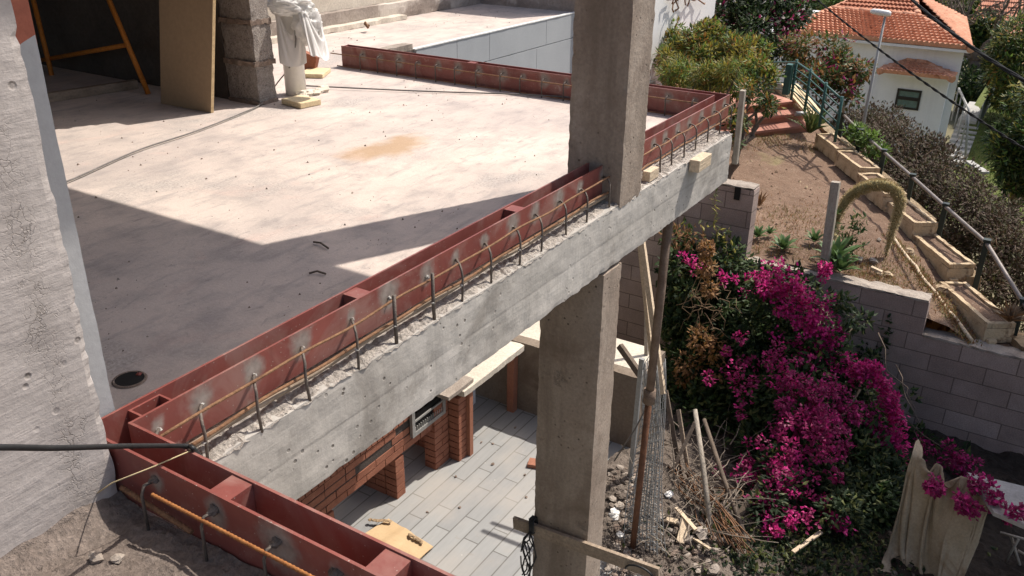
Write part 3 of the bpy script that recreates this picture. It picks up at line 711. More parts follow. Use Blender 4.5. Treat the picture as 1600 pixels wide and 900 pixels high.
# white pipe wrapped in plastic
a = on(463, 147, 2, 0)
t = thing('plastic_pipe', 'thick white plastic pipe standing upright beside the block pier', 'pipe', a)
m_ = MB(); m_.tube([a+Vector((0, 0, z)) for z in (0, .4, .9, 1.6)], .068, 24); m_.build('pipe_body', M['pvc'], t)
m_ = MB()
for k in range(5): m_.stone(a+Vector((-.04+.05*k, -.10, .01)), .05, k)
m_.build('mortar_collar', M['beige'], t)
def crumple(c, rx, ry, rz, seed, n=46):
    m_ = MB(); vs = []
    for i in range(n+1):
        th = math.pi*i/n
        for k in range(n):
            ph = 2*math.pi*k/n; d = Vector((math.sin(th)*math.cos(ph), math.sin(th)*math.sin(ph), math.cos(th)))
            o = Vector((seed, seed*2, 0)); w_ = 1+.30*noise.noise(d*1.7+o)+.20*(1-abs(noise.noise(Vector((d.x*6+d.z, d.y*6, d.z*1.5))+o))*2.4)+.07*(1-abs(noise.noise(Vector((d.x*13, d.y*13-d.z*2, d.z*4))+o))*2.5)
            vs.append(c+Vector((d.x*rx, d.y*ry, d.z*rz))*w_)
    fs = [(i*n+k, i*n+(k+1) % n, (i+1)*n+(k+1) % n, (i+1)*n+k) for i in range(n) for k in range(n)]
    return m_.add(vs, fs, 0, True)
M['sheet'] = leafmat('white_film', (.80, .78, .75), (.86, .84, .81), .45, .35)
t = thing('plastic_sheet', 'crumpled white plastic sheeting draped over the upright pipe', 'plastic sheet', on(465, 50, 0, a.x-.1))
crumple(on(452, 8, 0, a.x-.05), .10, .135, .055, 3).build('folded_top', M['sheet'], t)
def skirt(cpx, rad, ln, full, name, wind, seed, a0, a1):
    c = on(cpx[0], cpx[1], 0, a.x-.02); rs = np.random.RandomState(seed); nu, nv = 60, 34; P0 = np.zeros((nv+1, nu+1, 3)); ph = np.cumsum(rs.uniform(.02, .34, nu+1)); wob = rs.uniform(-1, 1, (nv+1, nu+1))*.006
    for j in range(nv+1):
        for i in range(nu+1):
            th = a0+(a1-a0)*i/nu; r = rad*(1+.30*math.sin(ph[i])+.35*j/nv*(1+.5*math.sin(ph[i]*1.7+j*.12))); P0[j, i] = (c.x+(r+wob[j, i])*math.cos(th), c.y+(r+wob[j, i])*math.sin(th), c.z-ln*j/nv)
    pin = np.zeros((nv+1, nu+1), bool); pin[:2, :14] = pin[:2, -14:] = True; pc = np.array([a.x, a.y])
    def cl_(P, Q):
        d = P[..., :2]-pc; r = np.linalg.norm(d, axis=-1, keepdims=True); P[..., :2] = np.where(r < .074, pc+d/np.maximum(r, 1e-4)*.074, P[..., :2]); P[..., 2] = np.maximum(P[..., 2], .03); return P
    return cloth_mesh(hang(P0, rad*(a1-a0)*full/nu, ln*1.05/nv, pin, cl_, 45, wind, 16), name, M['sheet'], t, 1, .0015)
skirt((455, 14), .082, .20, 1.7, 'hanging_fold', (-1.5, -1.5, 0), 3, 2.4, 5.0)
skirt((472, 18), .082, .20, 2.0, 'hanging_fold', (-1.5, -3.4, 3.0), 8, 3.6, 6.4)
crumple(on(481, 40, 0, a.x-.02), .085, .075, .10, 5).build('hanging_fold', M['sheet'], t)
def board(name, px, z, sx, sy, sz, rz, m, label, cat, bev=.004):
    p = on(px[0], px[1], 2, z); mm = Matrix.Translation(p) @ Matrix.Rotation(rz, 4, 'Z'); m_ = MB()
    m_.box((-sx/2, -sy/2, 0), (sx/2, sy/2, sz), 0, mm); return m_.build(name, m, None, label, cat, bevel=bev)
board('board_offcut', (471, 163), 0.002, .16, .20, .035, -.15, M['yellowwood'], 'yellow board offcut lying in front of the white pipe', 'board')
board('board_offcut', (493, 117), 0.002, .24, .17, .03, .5, M['yellowwood'], 'yellow board offcut lying behind the white pipe', 'board')
m_ = MB(); a2 = on(480, 112, 2, 0); m_.box((-.035, -.06, 0), (.035, .06, .14), 0, Matrix.Translation(a2) @ Matrix.Rotation(.4, 4, 'Z') @ Matrix.Rotation(.3, 4, 'X')); m_.build('brick', M['brick'], None, 'dark red brick tilted against the white pipe', 'brick', bevel=.004)
for (p, q, lab) in (((490, 378), (513, 388), 'short dark stick lying in the terrace shade near the lit edge'), ((483, 427), (509, 428), 'short dark stick lying in the terrace shade close to the red channel')):
    m_ = MB(); u = on(*p, 2, .008); v_ = on(*q, 2, .008); m_.tube([u, u.lerp(v_, .5)+Vector((.01, .01, .004)), v_], .004, 6); m_.build('stick', M['bark'], None, lab, 'stick')
m_ = MB(); m_.tube([on(575, 42, 2, .05)+Vector((random.uniform(-.05, .05), random.uniform(-.04, .04), random.uniform(-.04, .05))) for _ in range(7)], .012, 6); m_.build('scrap_lump', M['rustbar'], None, 'little rusty lump on the far terrace floor', 'scrap')
# floor drain
p = on(203, 594, 2, 0); t = thing('drain_pipe', 'dark open drain pipe in the floor behind the near corner of the channel', 'drain', p)
m_ = MB(); n = 24
vs = [p+Vector((math.cos(2*math.pi*k/n)*r, math.sin(2*math.pi*k/n)*r, z)) for r, z in ((.048, .002), (.046, .005), (.041, .005), (.039, .004)) for k in range(n)]
m_.add(vs, [(i*n+k, i*n+(k+1) % n, (i+1)*n+(k+1) % n, (i+1)*n+k) for i in range(3) for k in range(n)], 0, True); m_.build('rim', M['mortar'], t)
m_ = MB(); m_.add([p+Vector((math.cos(2*math.pi*k/n)*.040, math.sin(2*math.pi*k/n)*.040, .0045)) for k in range(n)], [tuple(range(n))]); m_.build('opening', M['void'], t)
m_ = MB(); m_.stone(p+Vector((.030, .0, .005)), .012, 3); m_.build('red_plug', M['red'], t)
# loose grit, too fine to count
m_ = MB()
def grit(n, x0, x1, y0, y1, r0, r1):
    for i in range(n):
        x, y = random.uniform(x0, x1), random.uniform(y0, y1); r = r0+(r1-r0)*random.random()**5
        if noise.noise(Vector((x*1.1, y*1.1, 3)))+.6*noise.noise(Vector((x*4, y*4, 5))) < random.uniform(-.25, .5): continue
        c = Vector((x, y, r*.3)); a_ = random.random()*6
        m_.add([c+Vector((math.cos(a_+k*2.1)*r, math.sin(a_+k*2.1)*r*.8, -r*.3)) for k in range(3)]+[c+Vector((0, 0, r*.8))], [(0, 1, 3), (1, 2, 3), (2, 0, 3)], i % 3)
grit(1500, 1.2, 5.0, 1.76, 5.5, .002, .009); grit(200, 5.3, 8.6, 4.8, 5.8, .004, .012); grit(500, 4.0, 5.0, 3.5, 4.6, .002, .009)
grit(900, -.6, .88, .6, 1.55, .003, .013)
m_.build('grit', [M['stone'], M['bark'], M['mortar']], kind='stuff')
# rough spilt mortar at the foot of the left wall
m_ = MB(); nx, ny2 = 150, 110
for i in range(nx+1):
    for k in range(ny2+1):
        x = -.75+i*1.652/nx; y = .35+k*1.243/ny2; d = 1.592-y
        h_ = .012+.012*noise.noise(Vector((x*5, y*5, 1)))+.009*noise.noise(Vector((x*14, y*14, 2)))+.009*abs(noise.noise(Vector((x*38, y*38, 3))))
        q_ = max(0, 1-d/(.10+.05*noise.noise(Vector((x*4, 0, 5))))); h_ += .035*q_*q_*(1+.6*noise.noise(Vector((x*12, y*20, 6))))
        q_ = max(0, 1-math.hypot((x-.35)/.5, (y-1.35)/.22)); h_ += .05*q_*(1+noise.noise(Vector((x*16, y*16, 8))))
        e_ = min(1, (x+.75)/.1, (y-.35)/.1); m_.v.append(Vector((x, y, max(.002, h_*e_))))
for i in range(nx):
    for k in range(ny2):
        a_ = i*(ny2+1)+k; m_.f.append([a_, a_+ny2+1, a_+ny2+2, a_+1]); m_.mi.append(0); m_.sm.append(False)
M['spilt'] = mat('spilt_mortar', (.15, .115, .095), (.32, .26, .22), 7, .95, .9, 70, fine=.45, bdist=.02)
m_.build('spilt_mortar', M['spilt'], kind='structure')
for i, (px, py, r, lab) in enumerate(((183, 872, .017, 'pale mortar lump at the wall foot nearest the orange bar'), (150, 872, .014, 'reddish mortar crumb lying beside the wall foot'))):
    m_ = MB(); m_.stone(on(px, py, 2, .03), r, i+50, flat=.6); m_.build('mortar_lump', M['stone'], None, lab, 'rubble')

# cables and strings
def cable(name, pts, r, m, label, cat='cable', n=8, wob=0):
    P_ = [Vector(p) for p in pts]; out = []
    for i in range(len(P_)-1):
        p0, p1, p2, p3 = P_[max(i-1, 0)], P_[i], P_[i+1], P_[min(i+2, len(P_)-1)]
        for k in range(n):
            s = k/n; out.append(.5*((2*p1)+(p2-p0)*s+(2*p0-5*p1+4*p2-p3)*s*s+(3*p1-p0-3*p2+p3)*s**3)+rnd_dir()*wob)
    out.append(P_[-1]); m_ = MB(); m_.tube(out, r, 8); return m_.build(name, m, None, label, cat)
M['cablegrey'] = mat('dusty_cable', (.12, .11, .10), (.2, .185, .17), 9, .7, .1, 50)
M['string'] = mat('yellow_string', (.42, .33, .18), (.5, .4, .24), 9, .8, .1, 50)
h = .012
cable('floor_cable', [on(60, 300, 2, h), on(118, 278, 2, h), on(215, 235, 2, h), on(300, 207, 2, h), on(370, 180, 2, h), on(412, 160, 2, h), on(440, 130, 2, h+.03)+Vector((-.05, 0, 0)), on(459, 92, 0, a.x-.1), on(461, 40, 0, a.x-.1)], .0045, M['cablegrey'], 'dusty grey cable crossing the terrace floor and climbing the white pipe')
cable('string_line', [on(478, 134, 2, .02), on(650, 142, 2, .012), on(800, 147, 2, .012), on(893, 152, 2, .02)], .005, M['cablegrey'], 'thin cord stretched over the floor from the pipe to the column', 'cord')
cable('black_cable', [on(-140, 702, 1, 1.2), on(0, 699, 1, 1.22), on(90, 700, 1, 1.27), on(200, 697, 1, 1.36), on(286, 697, 2, .168), on(302, 701, 2, .166), on(314, 716, 2, .10)], .0055, M['black'], 'thick black cable running from the left edge onto the red channel')
m_ = MB(); m_.tube([on(150, 772, 2, .05), on(183, 757, 2, .155)+Vector((-.01, 0, .01)), on(240, 729, 2, .161), on(303, 702, 2, .161)], .0016, 5); m_.build('tie_wire', M['string'], None, 'thin yellowish wire pulled across the near channel below the black cable', 'wire')

# ================================================================== far side of the terrace
bz = on(882, 103, 1, 4.71).z
mb = MB(); x0 = on(648, 80, 1, 4.70).x
t = thing('insulated_wall', 'blue grey panelled retaining wall behind the far red channel', 'wall', (x0, 4.7, -.9))
xe = 8.95; xj = [x0, on(712, 70, 1, 4.7).x, on(763, 60, 1, 4.7).x, on(852, 45, 1, 4.7).x, xe]
zj = on(845, 72, 1, 4.7).z
for i in range(4):
    m_ = MB(); m_.box((xj[i]+.003, 4.685, max(zj, -.28)+.004), (xj[i+1]-.003, 4.718, -.003)); m_.build('panel', M['bluewall'], t)
m_ = MB(); m_.box((xj[1], 4.683, -1.1), (xj[3]-.2, 4.716, max(zj, -.28)-.004)); m_.build('panel', M['bluewall'], t)
m_ = MB(); m_.box((xj[3]-.194, 4.683, -1.1), (xe, 4.716, max(zj, -.28)-.004)); m_.build('panel', M['bluewall'], t)
m_ = MB(); m_.rbox((x0-.02, 4.680, 0.0), (xe, 4.725, .010), .05, .002, 9, 2); m_.build('coping', M['bluetop'], t)
m_ = MB(); m_.rbox((5.3, 4.70, .001), (x0-.03, 4.80, .05), .04, .008, 12, 4); m_.build('low_kerb', M['stone'], None, 'rough low kerb between the end of the red channel and the blue wall', 'kerb')
t = thing('parapet', 'old brown parapet with a pale base band along the back of the terrace', 'wall', (6, 5.95, 0))
m_ = MB(); m_.rbox((4.4, 5.98, 0), (9, 6.3, .16), .06, .006, 8, 3, chip=.01); m_.build('lower_band', M['parapet'], t)
m_ = MB(); m_.rbox((4.4, 6.05, .161), (9, 6.35, .30), .06, .006, 8, 5); m_.build('pale_ledge', M['beige'], t)
m_ = MB(); m_.rbox((4.4, 6.12, .301), (9, 6.4, 1.1), .06, .006, 8, 6); m_.build('upper_band', M['parapet'], t)
m_ = MB(); m_.rbox((4.6, 5.86, .001), (7.4, 5.985, .045), .05, .012, 10, 7); m_.build('mortar_fillet', M['beige'], t)
t = thing('end_wall', 'brown block wall closing the far end of the terrace', 'wall', (8.95, 4.7, 0))
m_ = MB(); m_.rbox((8.96, 4.62, -1.2), (9.16, 6.4, 1.5), .08, .005, 6, 2); m_.build('wall_body', M['parapet'], t)

# ================================================================== patio below
t = thing('brick_barbecue', 'red brick barbecue counter with a grey iron grille, half hidden under the beam', 'barbecue', (4.0, 3.5, PZ))
FY = on(621, 781, 2, PZ).y                       # front plane of the brickwork
def bricks(m_, x0, x1, y0, y1, z0, z1, alongx=True):
    """courses of single bricks, one mesh"""
    bh = .062; r = 0; z = z0
    while z < z1-.02:
        ln = .215; a0, a1 = (x0, x1) if alongx else (y0, y1)
        s = a0-(ln/2 if r % 2 else 0)
        while s < a1-.005:
            u, v_ = max(s, a0)+.004, min(s+ln, a1)-.004
            if v_-u > .015:
                k = random.uniform(0, .004)
                if alongx: m_.box((u, y0+k, z), (v_, y1, min(z+bh-.008, z1)))
                else: m_.box((x0+k, u, z), (x1, v_, min(z+bh-.008, z1)))
            s += ln
        z += bh; r += 1
def zat(px, py): return on(px, py, 1, FY).z
def xat(px, py): return on(px, py, 1, FY).x
xp0, xp1 = xat(621, 781), xat(631, 778)          # right edge of the left leg
ztop = zat(631, 706)
legs = [(xat(505, 800), xat(523, 796)), (xp0-.01, xp0+.10)]
px0 = on(735, 711, 2, PZ).x
m_ = MB(); bricks(m_, legs[0][0], legs[0][1], FY, FY+.11, PZ, ztop); bricks(m_, legs[0][0], legs[0][0]+.11, FY+.115, FY+.7, PZ, ztop, False); m_.build('brick_leg', M['brick'], t)
m_ = MB(); bricks(m_, xp0, xp0+.11, FY, FY+.11, PZ, ztop); bricks(m_, xp0-.001, xp0+.109, FY+.114, FY+.7, PZ, ztop, False); m_.build('brick_leg', M['brick'], t)
m_ = MB(); bricks(m_, legs[0][0]-.4, px0-.02, FY-.004, FY+.106, ztop+.004, ztop+.13); m_.build('brick_lintel', M['brick'], t)
m_ = MB(); m_.box((legs[0][0]-.4, FY+.004, ztop+.006), (px0-.02, FY+.12, ztop+.55)); m_.build('joint_core', M['brickmortar'], t)
m_ = MB(); bricks(m_, legs[0][0]-.4, xp0+.02, FY-.004, FY+.1, ztop+.20, ztop+.5); m_.build('brick_hood', M['brick'], t)
m_ = MB(); bricks(m_, xp0-.03, px0-.03, FY-.003, FY+.1, ztop+.134, ztop+.19); bricks(m_, legs[0][0]-.4, legs[0][0]+.35, FY-.003, FY+.1, ztop+.134, ztop+.19); m_.build('brick_hood', M['brick'], t)
m_ = MB()
s = legs[0][0]-.4
while s < px0-.05:
    m_.box((s, FY-.012, ztop+.27), (s+.052, FY+.1, ztop+.37)); s += .062
m_.build('soldier_course', M['brick'], t)
# grille
g0, g1 = xat(640, 672), xat(690, 630); gz0, gz1 = zat(640, 676)-.0, zat(686, 612)
g0x, g1x = xat(639, 665), xat(691, 632)
z0_ = zat(640, 683); hgt = .26
gr = MB(); T = .035
for (a0, a1, b0, b1) in ((g0x, g1x, z0_, z0_+T), (g0x, g1x, z0_+hgt-T, z0_+hgt), (g0x, g0x+T, z0_+T, z0_+hgt-T), (g1x-T, g1x, z0_+T, z0_+hgt-T)):
    gr.box((a0, FY-.035, b0), (a1, FY-.008, b1))
fo = gr.build('grille_frame', M['grille'], t)
m_ = MB(); m_.box((g0x+T, FY-.012, z0_+T), (g1x-T, FY-.006, z0_+hgt-T)); m_.build('dark_opening', M['void'], t)
m_ = MB()
for k in range(14):
    x = g0x+T+(g1x-g0x-2*T)*(k+.5)/14; m_.box((x-.004, FY-.028, z0_+T), (x+.004, FY-.016, z0_+.075))
m_.box((g0x+T, FY-.03, z0_+.12), (g1x-T, FY-.018, z0_+.135)); m_.build('grille_bars', M['grille'], t)
# right pier, counter slab, terracotta edge
PX = px0; PY = on(735, 711, 2, PZ).y
zc = on(738, 607, 1, PY).z
m_ = MB(); bricks(m_, PX-.13, PX-.02, PY+.02, PY+.55, PZ, zc-.003, False); m_.build('brick_pier', M['brick'], t)
m_ = MB(); bricks(m_, PX-.33, PX-.14, PY+.12, PY+.23, PZ, zc-.003); m_.build('brick_return', M['brick'], t)
m_ = MB(); m_.box((PX-.018, PY-.01, PZ), (PX+.03, PY+.06, zc-.003)); m_.build('corner_trim', M['terra'], t)
ct = thing('counter_slab', 'thick concrete worktop resting on the brick pier and running back under the beam', 'worktop', (PX, PY, zc))
m_ = MB(); m_.rbox((PX-.12, PY-.03, zc), (5.84, PY+.36, zc+.055), .05, .003, 8, 2, chip=.006); m_.build('slab', M['beige'], ct)
m_ = MB(); m_.rbox((PX-.30, PY-.005, zc+.058), (PX+.05, PY+.30, zc+.09), .04, .003, 8, 6); m_.build('slab_nib', M['stone'], ct)
m_ = MB(); m_.box((PX+.2, PY+.42, PZ), (5.72, PY+.45, zc)); m_.build('back_board', M['whitewall'], None, 'pale smooth panel closing the back of the space below the worktop', 'panel')
m_ = MB(); m_.box((5.765, 3.50, PZ), (5.835, 3.57, zc-.002)); m_.build('timber_jamb', M['terra'], None, 'reddish timber jamb standing where the patio meets the dark retaining wall', 'post')
# dark retaining wall under the pale terrace
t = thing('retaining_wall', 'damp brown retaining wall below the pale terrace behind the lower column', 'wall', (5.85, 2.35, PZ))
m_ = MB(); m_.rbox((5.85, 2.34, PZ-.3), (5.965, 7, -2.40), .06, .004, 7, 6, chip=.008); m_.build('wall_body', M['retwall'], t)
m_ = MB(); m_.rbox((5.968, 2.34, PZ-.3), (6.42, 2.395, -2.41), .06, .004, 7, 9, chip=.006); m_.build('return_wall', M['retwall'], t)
# cardboard and scraps on the tiles
pts = [on(x, y, 2, PZ+.01) for x, y in ((581, 829), (605, 811), (677, 857), (648, 885))]
pts = [pts[0]-(pts[1]-pts[0])*.0, pts[1], pts[2], on(655, 878, 2, PZ+.01)]
far_l, far_r = on(607, 811, 2, PZ+.01), on(677, 856, 2, PZ+.01); nl, nr_ = on(545, 850, 2, PZ+.01), on(625, 902, 2, PZ+.01)
t = thing('cardboard_sheet', 'flattened cardboard sheet lying on the grey patio tiles', 'cardboard', on(610, 850, 2, PZ))
m_ = MB(); n = 10; vs = []
for i in range(n+1):
    for j in range(n+1):
        q = nl.lerp(nr_, i/n).lerp(far_l.lerp(far_r, i/n), j/n); q.z += .006+.012*abs(noise.noise(q*3))+(.012 if 3 < i < 6 else 0); vs.append(q)
m_.add(vs, [(i*(n+1)+j, (i+1)*(n+1)+j, (i+1)*(n+1)+j+1, i*(n+1)+j+1) for i in range(n) for j in range(n)])
vs = [v_+Vector((0, 0, -.005)) for v_ in vs]; m_.add(vs, [(i*(n+1)+j, i*(n+1)+j+1, (i+1)*(n+1)+j+1, (i+1)*(n+1)+j) for i in range(n) for j in range(n)])
m_.build('sheet', M['card'], t)
for lab, (p, q) in (('torn', ((578, 812), (608, 814))), ('torn', ((640, 835), (660, 848)))):
    m_ = MB(); u, v_ = on(*p, 2, PZ+.04), on(*q, 2, PZ+.04)
    for k in range(16): m_.stone(u.lerp(v_, k/15)+Vector((random.uniform(-.006, .006), random.uniform(-.008, .008), 0)), random.uniform(.011, .016), k, flat=.5)
    m_.build('torn_flap', M['tape'], t)
m_ = MB(); q = on(842, 728, 2, PZ); m_.box((-.05, -.09, 0), (.05, .09, .035), 0, Matrix.Translation(q) @ Matrix.Rotation(.3, 4, 'Z')); m_.build('tile_scrap', M['terra'], None, 'orange tile scrap lying on the patio against the lower column', 'tile', bevel=.004)
for i, (px, py) in enumerate(((770, 693), (738, 662), (752, 691), (805, 668), (820, 742), (712, 745), (668, 800), (718, 793), (770, 725), (822, 777))):
    m_ = MB(); m_.stone(on(px, py, 2, PZ+.005), random.uniform(.010, .018), i); m_.build('crumb', M['mortar'], None, 'small crumb of mortar dropped on the grey patio tiles', 'crumb', 'mortar crumbs on the patio tiles')

# plank strapped across the lower column with cord
a0, a1 = on(803, 816, 0, 3.285), on(1030, 897, 0, 3.285)
t = thing('clamp_plank', 'narrow plank tied crosswise to the lower column with black cord', 'plank', a0)
m_ = MB(); m_.bar(a0, a1, .022, .075); m_.build('board', M['wood'], t, bevel=.002)
kn = on(830, 822, 0, 3.268)
m_ = MB()
for k in range(7):
    y = kn.y+random.uniform(-.018, .018); lp = [(3.265+.0, y+.004, kn.z+.044), (3.26, y, kn.z), (3.262, y, kn.z-.04), (3.30, y, kn.z-.044), (3.305, y, kn.z), (3.30, y+.004, kn.z+.044), (3.265, y+.006, kn.z+.044)]
    m_.tube(lp, .005, 6)
for k in range(6):
    pts = [kn+Vector((-.01, 0, -.03))]; dx = random.uniform(-.05, .05); L_ = random.uniform(.2, .42)
    for s in range(1, 7): pts.append(kn+Vector((-.02+dx*.3*s/6, dx*s/4+.03*math.sin(s+k), -.03-L_*s/6)))
    m_.tube(pts, .0042, 6)
lp = [kn+Vector((-.02, .03*math.cos(v_)+.02, -.22-.12*math.sin(v_))) for v_ in [i*.5 for i in range(13)]]; m_.tube(lp, .0042, 6)
m_.build('black_cord', M['black'], t)
ah = on(1000, 893, 0, 3.26)
m_ = MB(); m_.tube([ah+Vector((0, .08*math.cos(v_), .05*math.sin(v_)-.02)) for v_ in [i*.35 for i in range(14)]], .006, 6); m_.build('cable_loop', M['black'], t)

# ================================================================== props, mesh, timber and debris by the lower column
M['propdust'] = mat('dusty_prop', (.13, .085, .06), (.22, .16, .12), 12, .85, .4, 80)
M['proprust'] = mat('prop_rust', (.10, .045, .025), (.19, .085, .045), 12, .85, .4, 80)
b0 = on(988, 862, 2, PZ); tp = on(1045, 345, 2, -.33)
tp = Vector((b0.x, b0.y, 0)); tp = on(1045, 342, 0, b0.x-.25)
t = thing('steel_prop', 'rusty brown steel prop standing between the mesh and the beam', 'prop', b0)
mid = b0.lerp(tp, .53)
m_ = MB(); m_.tube([b0, mid], .022, 10); m_.build('lower_tube', M['proprust'], t)
m_ = MB(); m_.tube([mid, tp], .027, 10); m_.build('upper_tube', M['propdust'], t)
m_ = MB(); m_.tube([mid-Vector((0, 0, .05)), mid+Vector((0, 0, .05))], .04, 10); m_.build('collar', M['propdust'], t)
m_ = MB(); m_.box((b0.x-.06, b0.y-.06, b0.z), (b0.x+.06, b0.y+.06, b0.z+.012)); m_.build('base_plate', M['rustbar'], t)
def lean(p, q, x0, x1, wd, th, m, label, name='timber_batten', cat='timber', tp_=1, rnd=False):
    m_ = MB(); a_, b_ = on(*p, 0, x0), on(*q, 0, x1)
    if rnd: m_.tube([a_, a_.lerp(b_, .5)+rnd_dir()*.015, b_], [wd, wd*.95, wd*.85], 8)
    else: m_.bar(a_, b_, wd, th, (1, 0, 0), taper=tp_)
    return m_.build(name, m, None, label, cat, bevel=0 if rnd else .002)
lean((1002, 368), (1036, 616), 5.5, 5.0, .04, .03, M['palewood'], 'pale sunlit batten leaning behind the rusty prop, the right one of two')
lean((1000, 385), (1024, 610), 5.55, 5.1, .028, .03, M['palewood'], 'thin pale batten leaning behind the rusty prop, the left one of two')
lean((1010, 690), (1010, 470), 6.2, 6.3, .03, .03, M['woodz'], 'grey batten standing in the shade behind the leaning pale battens')
lean((968, 540), (1002, 588), 5.6, 5.5, .05, .04, M['bark'], 'dark beam end poking out beside the lower column')
lean((960, 720), (1022, 615), 5.0, 4.9, .006, .006, M['cablegrey'], 'thin grey rod slanting from the lower column to the steel prop', 'steel_rod', 'rod', rnd=True)
lean((985, 745), (1003, 560), 5.3, 5.25, .035, .03, M['lampmetal'], 'light grey metal profile standing beside the wire mesh')
def ground_hit(px, py):
    z = PZ
    for _ in range(8): p = on(px, py, 2, z); z = strip_z(p.x, p.y)
    return on(px, py, 2, z)
def lean2(p, q, back, wd, th, m, label, name='timber_board', rnd=False):
    b_ = ground_hit(*p)+Vector((0, 0, -.03)); e_ = on(*q, 0, b_.x+back); m_ = MB()
    if rnd: m_.tube([b_, b_.lerp(e_, .5)+rnd_dir()*.015, e_], [wd, wd*.95, wd*.8], 8)
    else: m_.bar(b_, e_, wd, th, (1, 0, 0))
    return m_.build(name, m, None, label, 'timber', bevel=0 if rnd else .002)
lean2((1174, 858), (1100, 655), .7, .02, 0, M['bark'], 'pole coloured dark as if shaded, leaning into the bougainvillea beyond the rebar heap', 'timber_pole', True)  # timbers in bark tone carry painted shade in their colour
lean2((1112, 830), (1086, 640), .6, .022, 0, M['woodz'], 'grey bark pole leaning on the bougainvillea behind the rebar heap', 'timber_pole', True)
lean2((1046, 742), (1086, 660), .25, .03, .015, M['wood'], 'short grey board tilted right behind the wire mesh')
lean2((1080, 758), (1060, 640), .3, .035, .015, M['wood'], 'upright grey board behind the tilted short one')
lean2((1066, 750), (1040, 610), .35, .04, .015, M['bark'], 'weathered board coloured dark as if shaded, leaning at the back beside the mesh')
lean2((1148, 812), (1195, 745), .4, .05, .015, M['bark'], 'weathered board coloured dark as if shaded, slanting right, half lost under the bougainvillea')
m_ = MB(); m_.bar(ground_hit(1238, 868)+Vector((0, 0, .03)), ground_hit(1280, 846)+Vector((0, 0, .09)), .03, .015); m_.build('stick', M['palewood'], None, 'pale stick lying in the dim rubble under the bougainvillea', 'stick')
# rolled wire mesh
t = thing('wire_mesh', 'bundle of grey welded wire mesh sheets standing beside the rusty prop', 'wire mesh', on(1010, 880, 2, PZ+.05))
bl, br_, tl, tr_ = on(975, 885, 0, 4.6), on(1042, 890, 0, 4.7), on(1003, 600, 0, 5.0), on(1032, 560, 0, 5.05)
for lay in range(3):
    m_ = MB(); of = Vector((.05*lay, .03*lay, 0)); nv = 7; nh = 26
    curve = lambda u, v_: bl.lerp(br_, u).lerp(tl.lerp(tr_, u), v_)+of+Vector((.10*math.sin(u*3+lay), .03*math.sin(v_*5+lay), .0))
    for i in range(nv+1): m_.tube([curve(i/nv, k/12) for k in range(13)], .0034, 4)
    for k in range(nh+1): m_.tube([curve(i/6, k/nh) for i in range(7)], .003, 4)
    m_.build('mesh_sheet', M['lampmetal'], t)
# rusty bar heap
m_ = MB(); random.seed(21)
for k in range(55):
    u = on(1045+random.uniform(-25, 40), 738+random.uniform(-14, 34), 0, 5.7); v_ = on(1165+random.uniform(-70, 18), 882+random.uniform(-40, 16), 0, 5.0)
    pts = [u]; 
    for s in range(1, 5): pts.append(u.lerp(v_, s/5)+Vector((random.uniform(-.03, .03), random.uniform(-.03, .03), .07*math.sin(s/5*3.1)+random.uniform(-.01, .03))))
    pts.append(v_); m_.tube(pts, random.uniform(.003, .0055), 5)
for k in range(14):
    c = on(1110+random.uniform(-40, 30), 785+random.uniform(-25, 25), 0, 5.4); r = random.uniform(.06, .14); d1, d2 = rnd_dir(), rnd_dir(); ph = random.random()*6
    m_.tube([c+(d1*math.cos(ph+i*.5)+d2*math.sin(ph+i*.5))*r for i in range(7)], .004, 5)
m_.build('scrap_rebar_heap', M['rustbar'], None, 'tangled heap of rusty reinforcement wire on the rubble under the bougainvillea', 'scrap heap')
# dry brushwood tangled round the poles
m_ = MB(); random.seed(8)
for k in range(170):
    u = ground_hit(random.gauss(1085, 40), random.gauss(790, 45))+Vector((random.uniform(0, .25), 0, random.uniform(0, .18)))
    d = rnd_dir(); d.z *= .45; d.x += .3; d.normalize(); ln = random.uniform(.1, .5); pts = [u]
    for s_ in range(1, 5): pts.append(u+d*ln*s_/4+rnd_dir()*.012)
    r = random.uniform(.002, .006); m_.tube(pts, [r, r*.9, r*.8, r*.6, r*.4], 5)
M['greytwig'] = mat('grey_twig', (.16, .125, .095), (.31, .255, .20), 9, .9, .3, 60)
m_.build('brushwood_heap', M['greytwig'], None, 'tangle of dry grey brushwood among the poles behind the rebar heap', 'brushwood')
# rubble
m_ = MB(); random.seed(5)
for k in range(3600):
    g = k % 3
    if g == 0: x, y = random.uniform(4.5, 7.2), random.uniform(-.3, 2.3)
    elif g == 1: q = ground_hit(random.gauss(975, 16), random.uniform(730, 900)); x, y = q.x, q.y
    else: q = ground_hit(random.gauss(1085, 45), random.gauss(850, 30)); x, y = q.x, q.y
    r = .006+.030*random.random()**(7 if g else 10); c = Vector((x, y, strip_z(x, y)))
    mi = random.choice((0, 1, 1, 2)) if g else random.choice((1, 1, 1, 2))
    if r > .016: m_.stone(c+Vector((0, 0, r*.15)), r, k, mi, flat=.55)
    else:
        a_ = random.random()*6; m_.add([c+Vector((math.cos(a_+j*2.1)*r*1.6, math.sin(a_+j*2.1)*r, 0)) for j in range(3)]+[c+Vector((0, 0, r*1.1))], [(0, 1, 3), (1, 2, 3), (2, 0, 3)], mi)
m_.build('rubble', [M['stone'], M['rubble'], M['mortar']], kind='stuff')
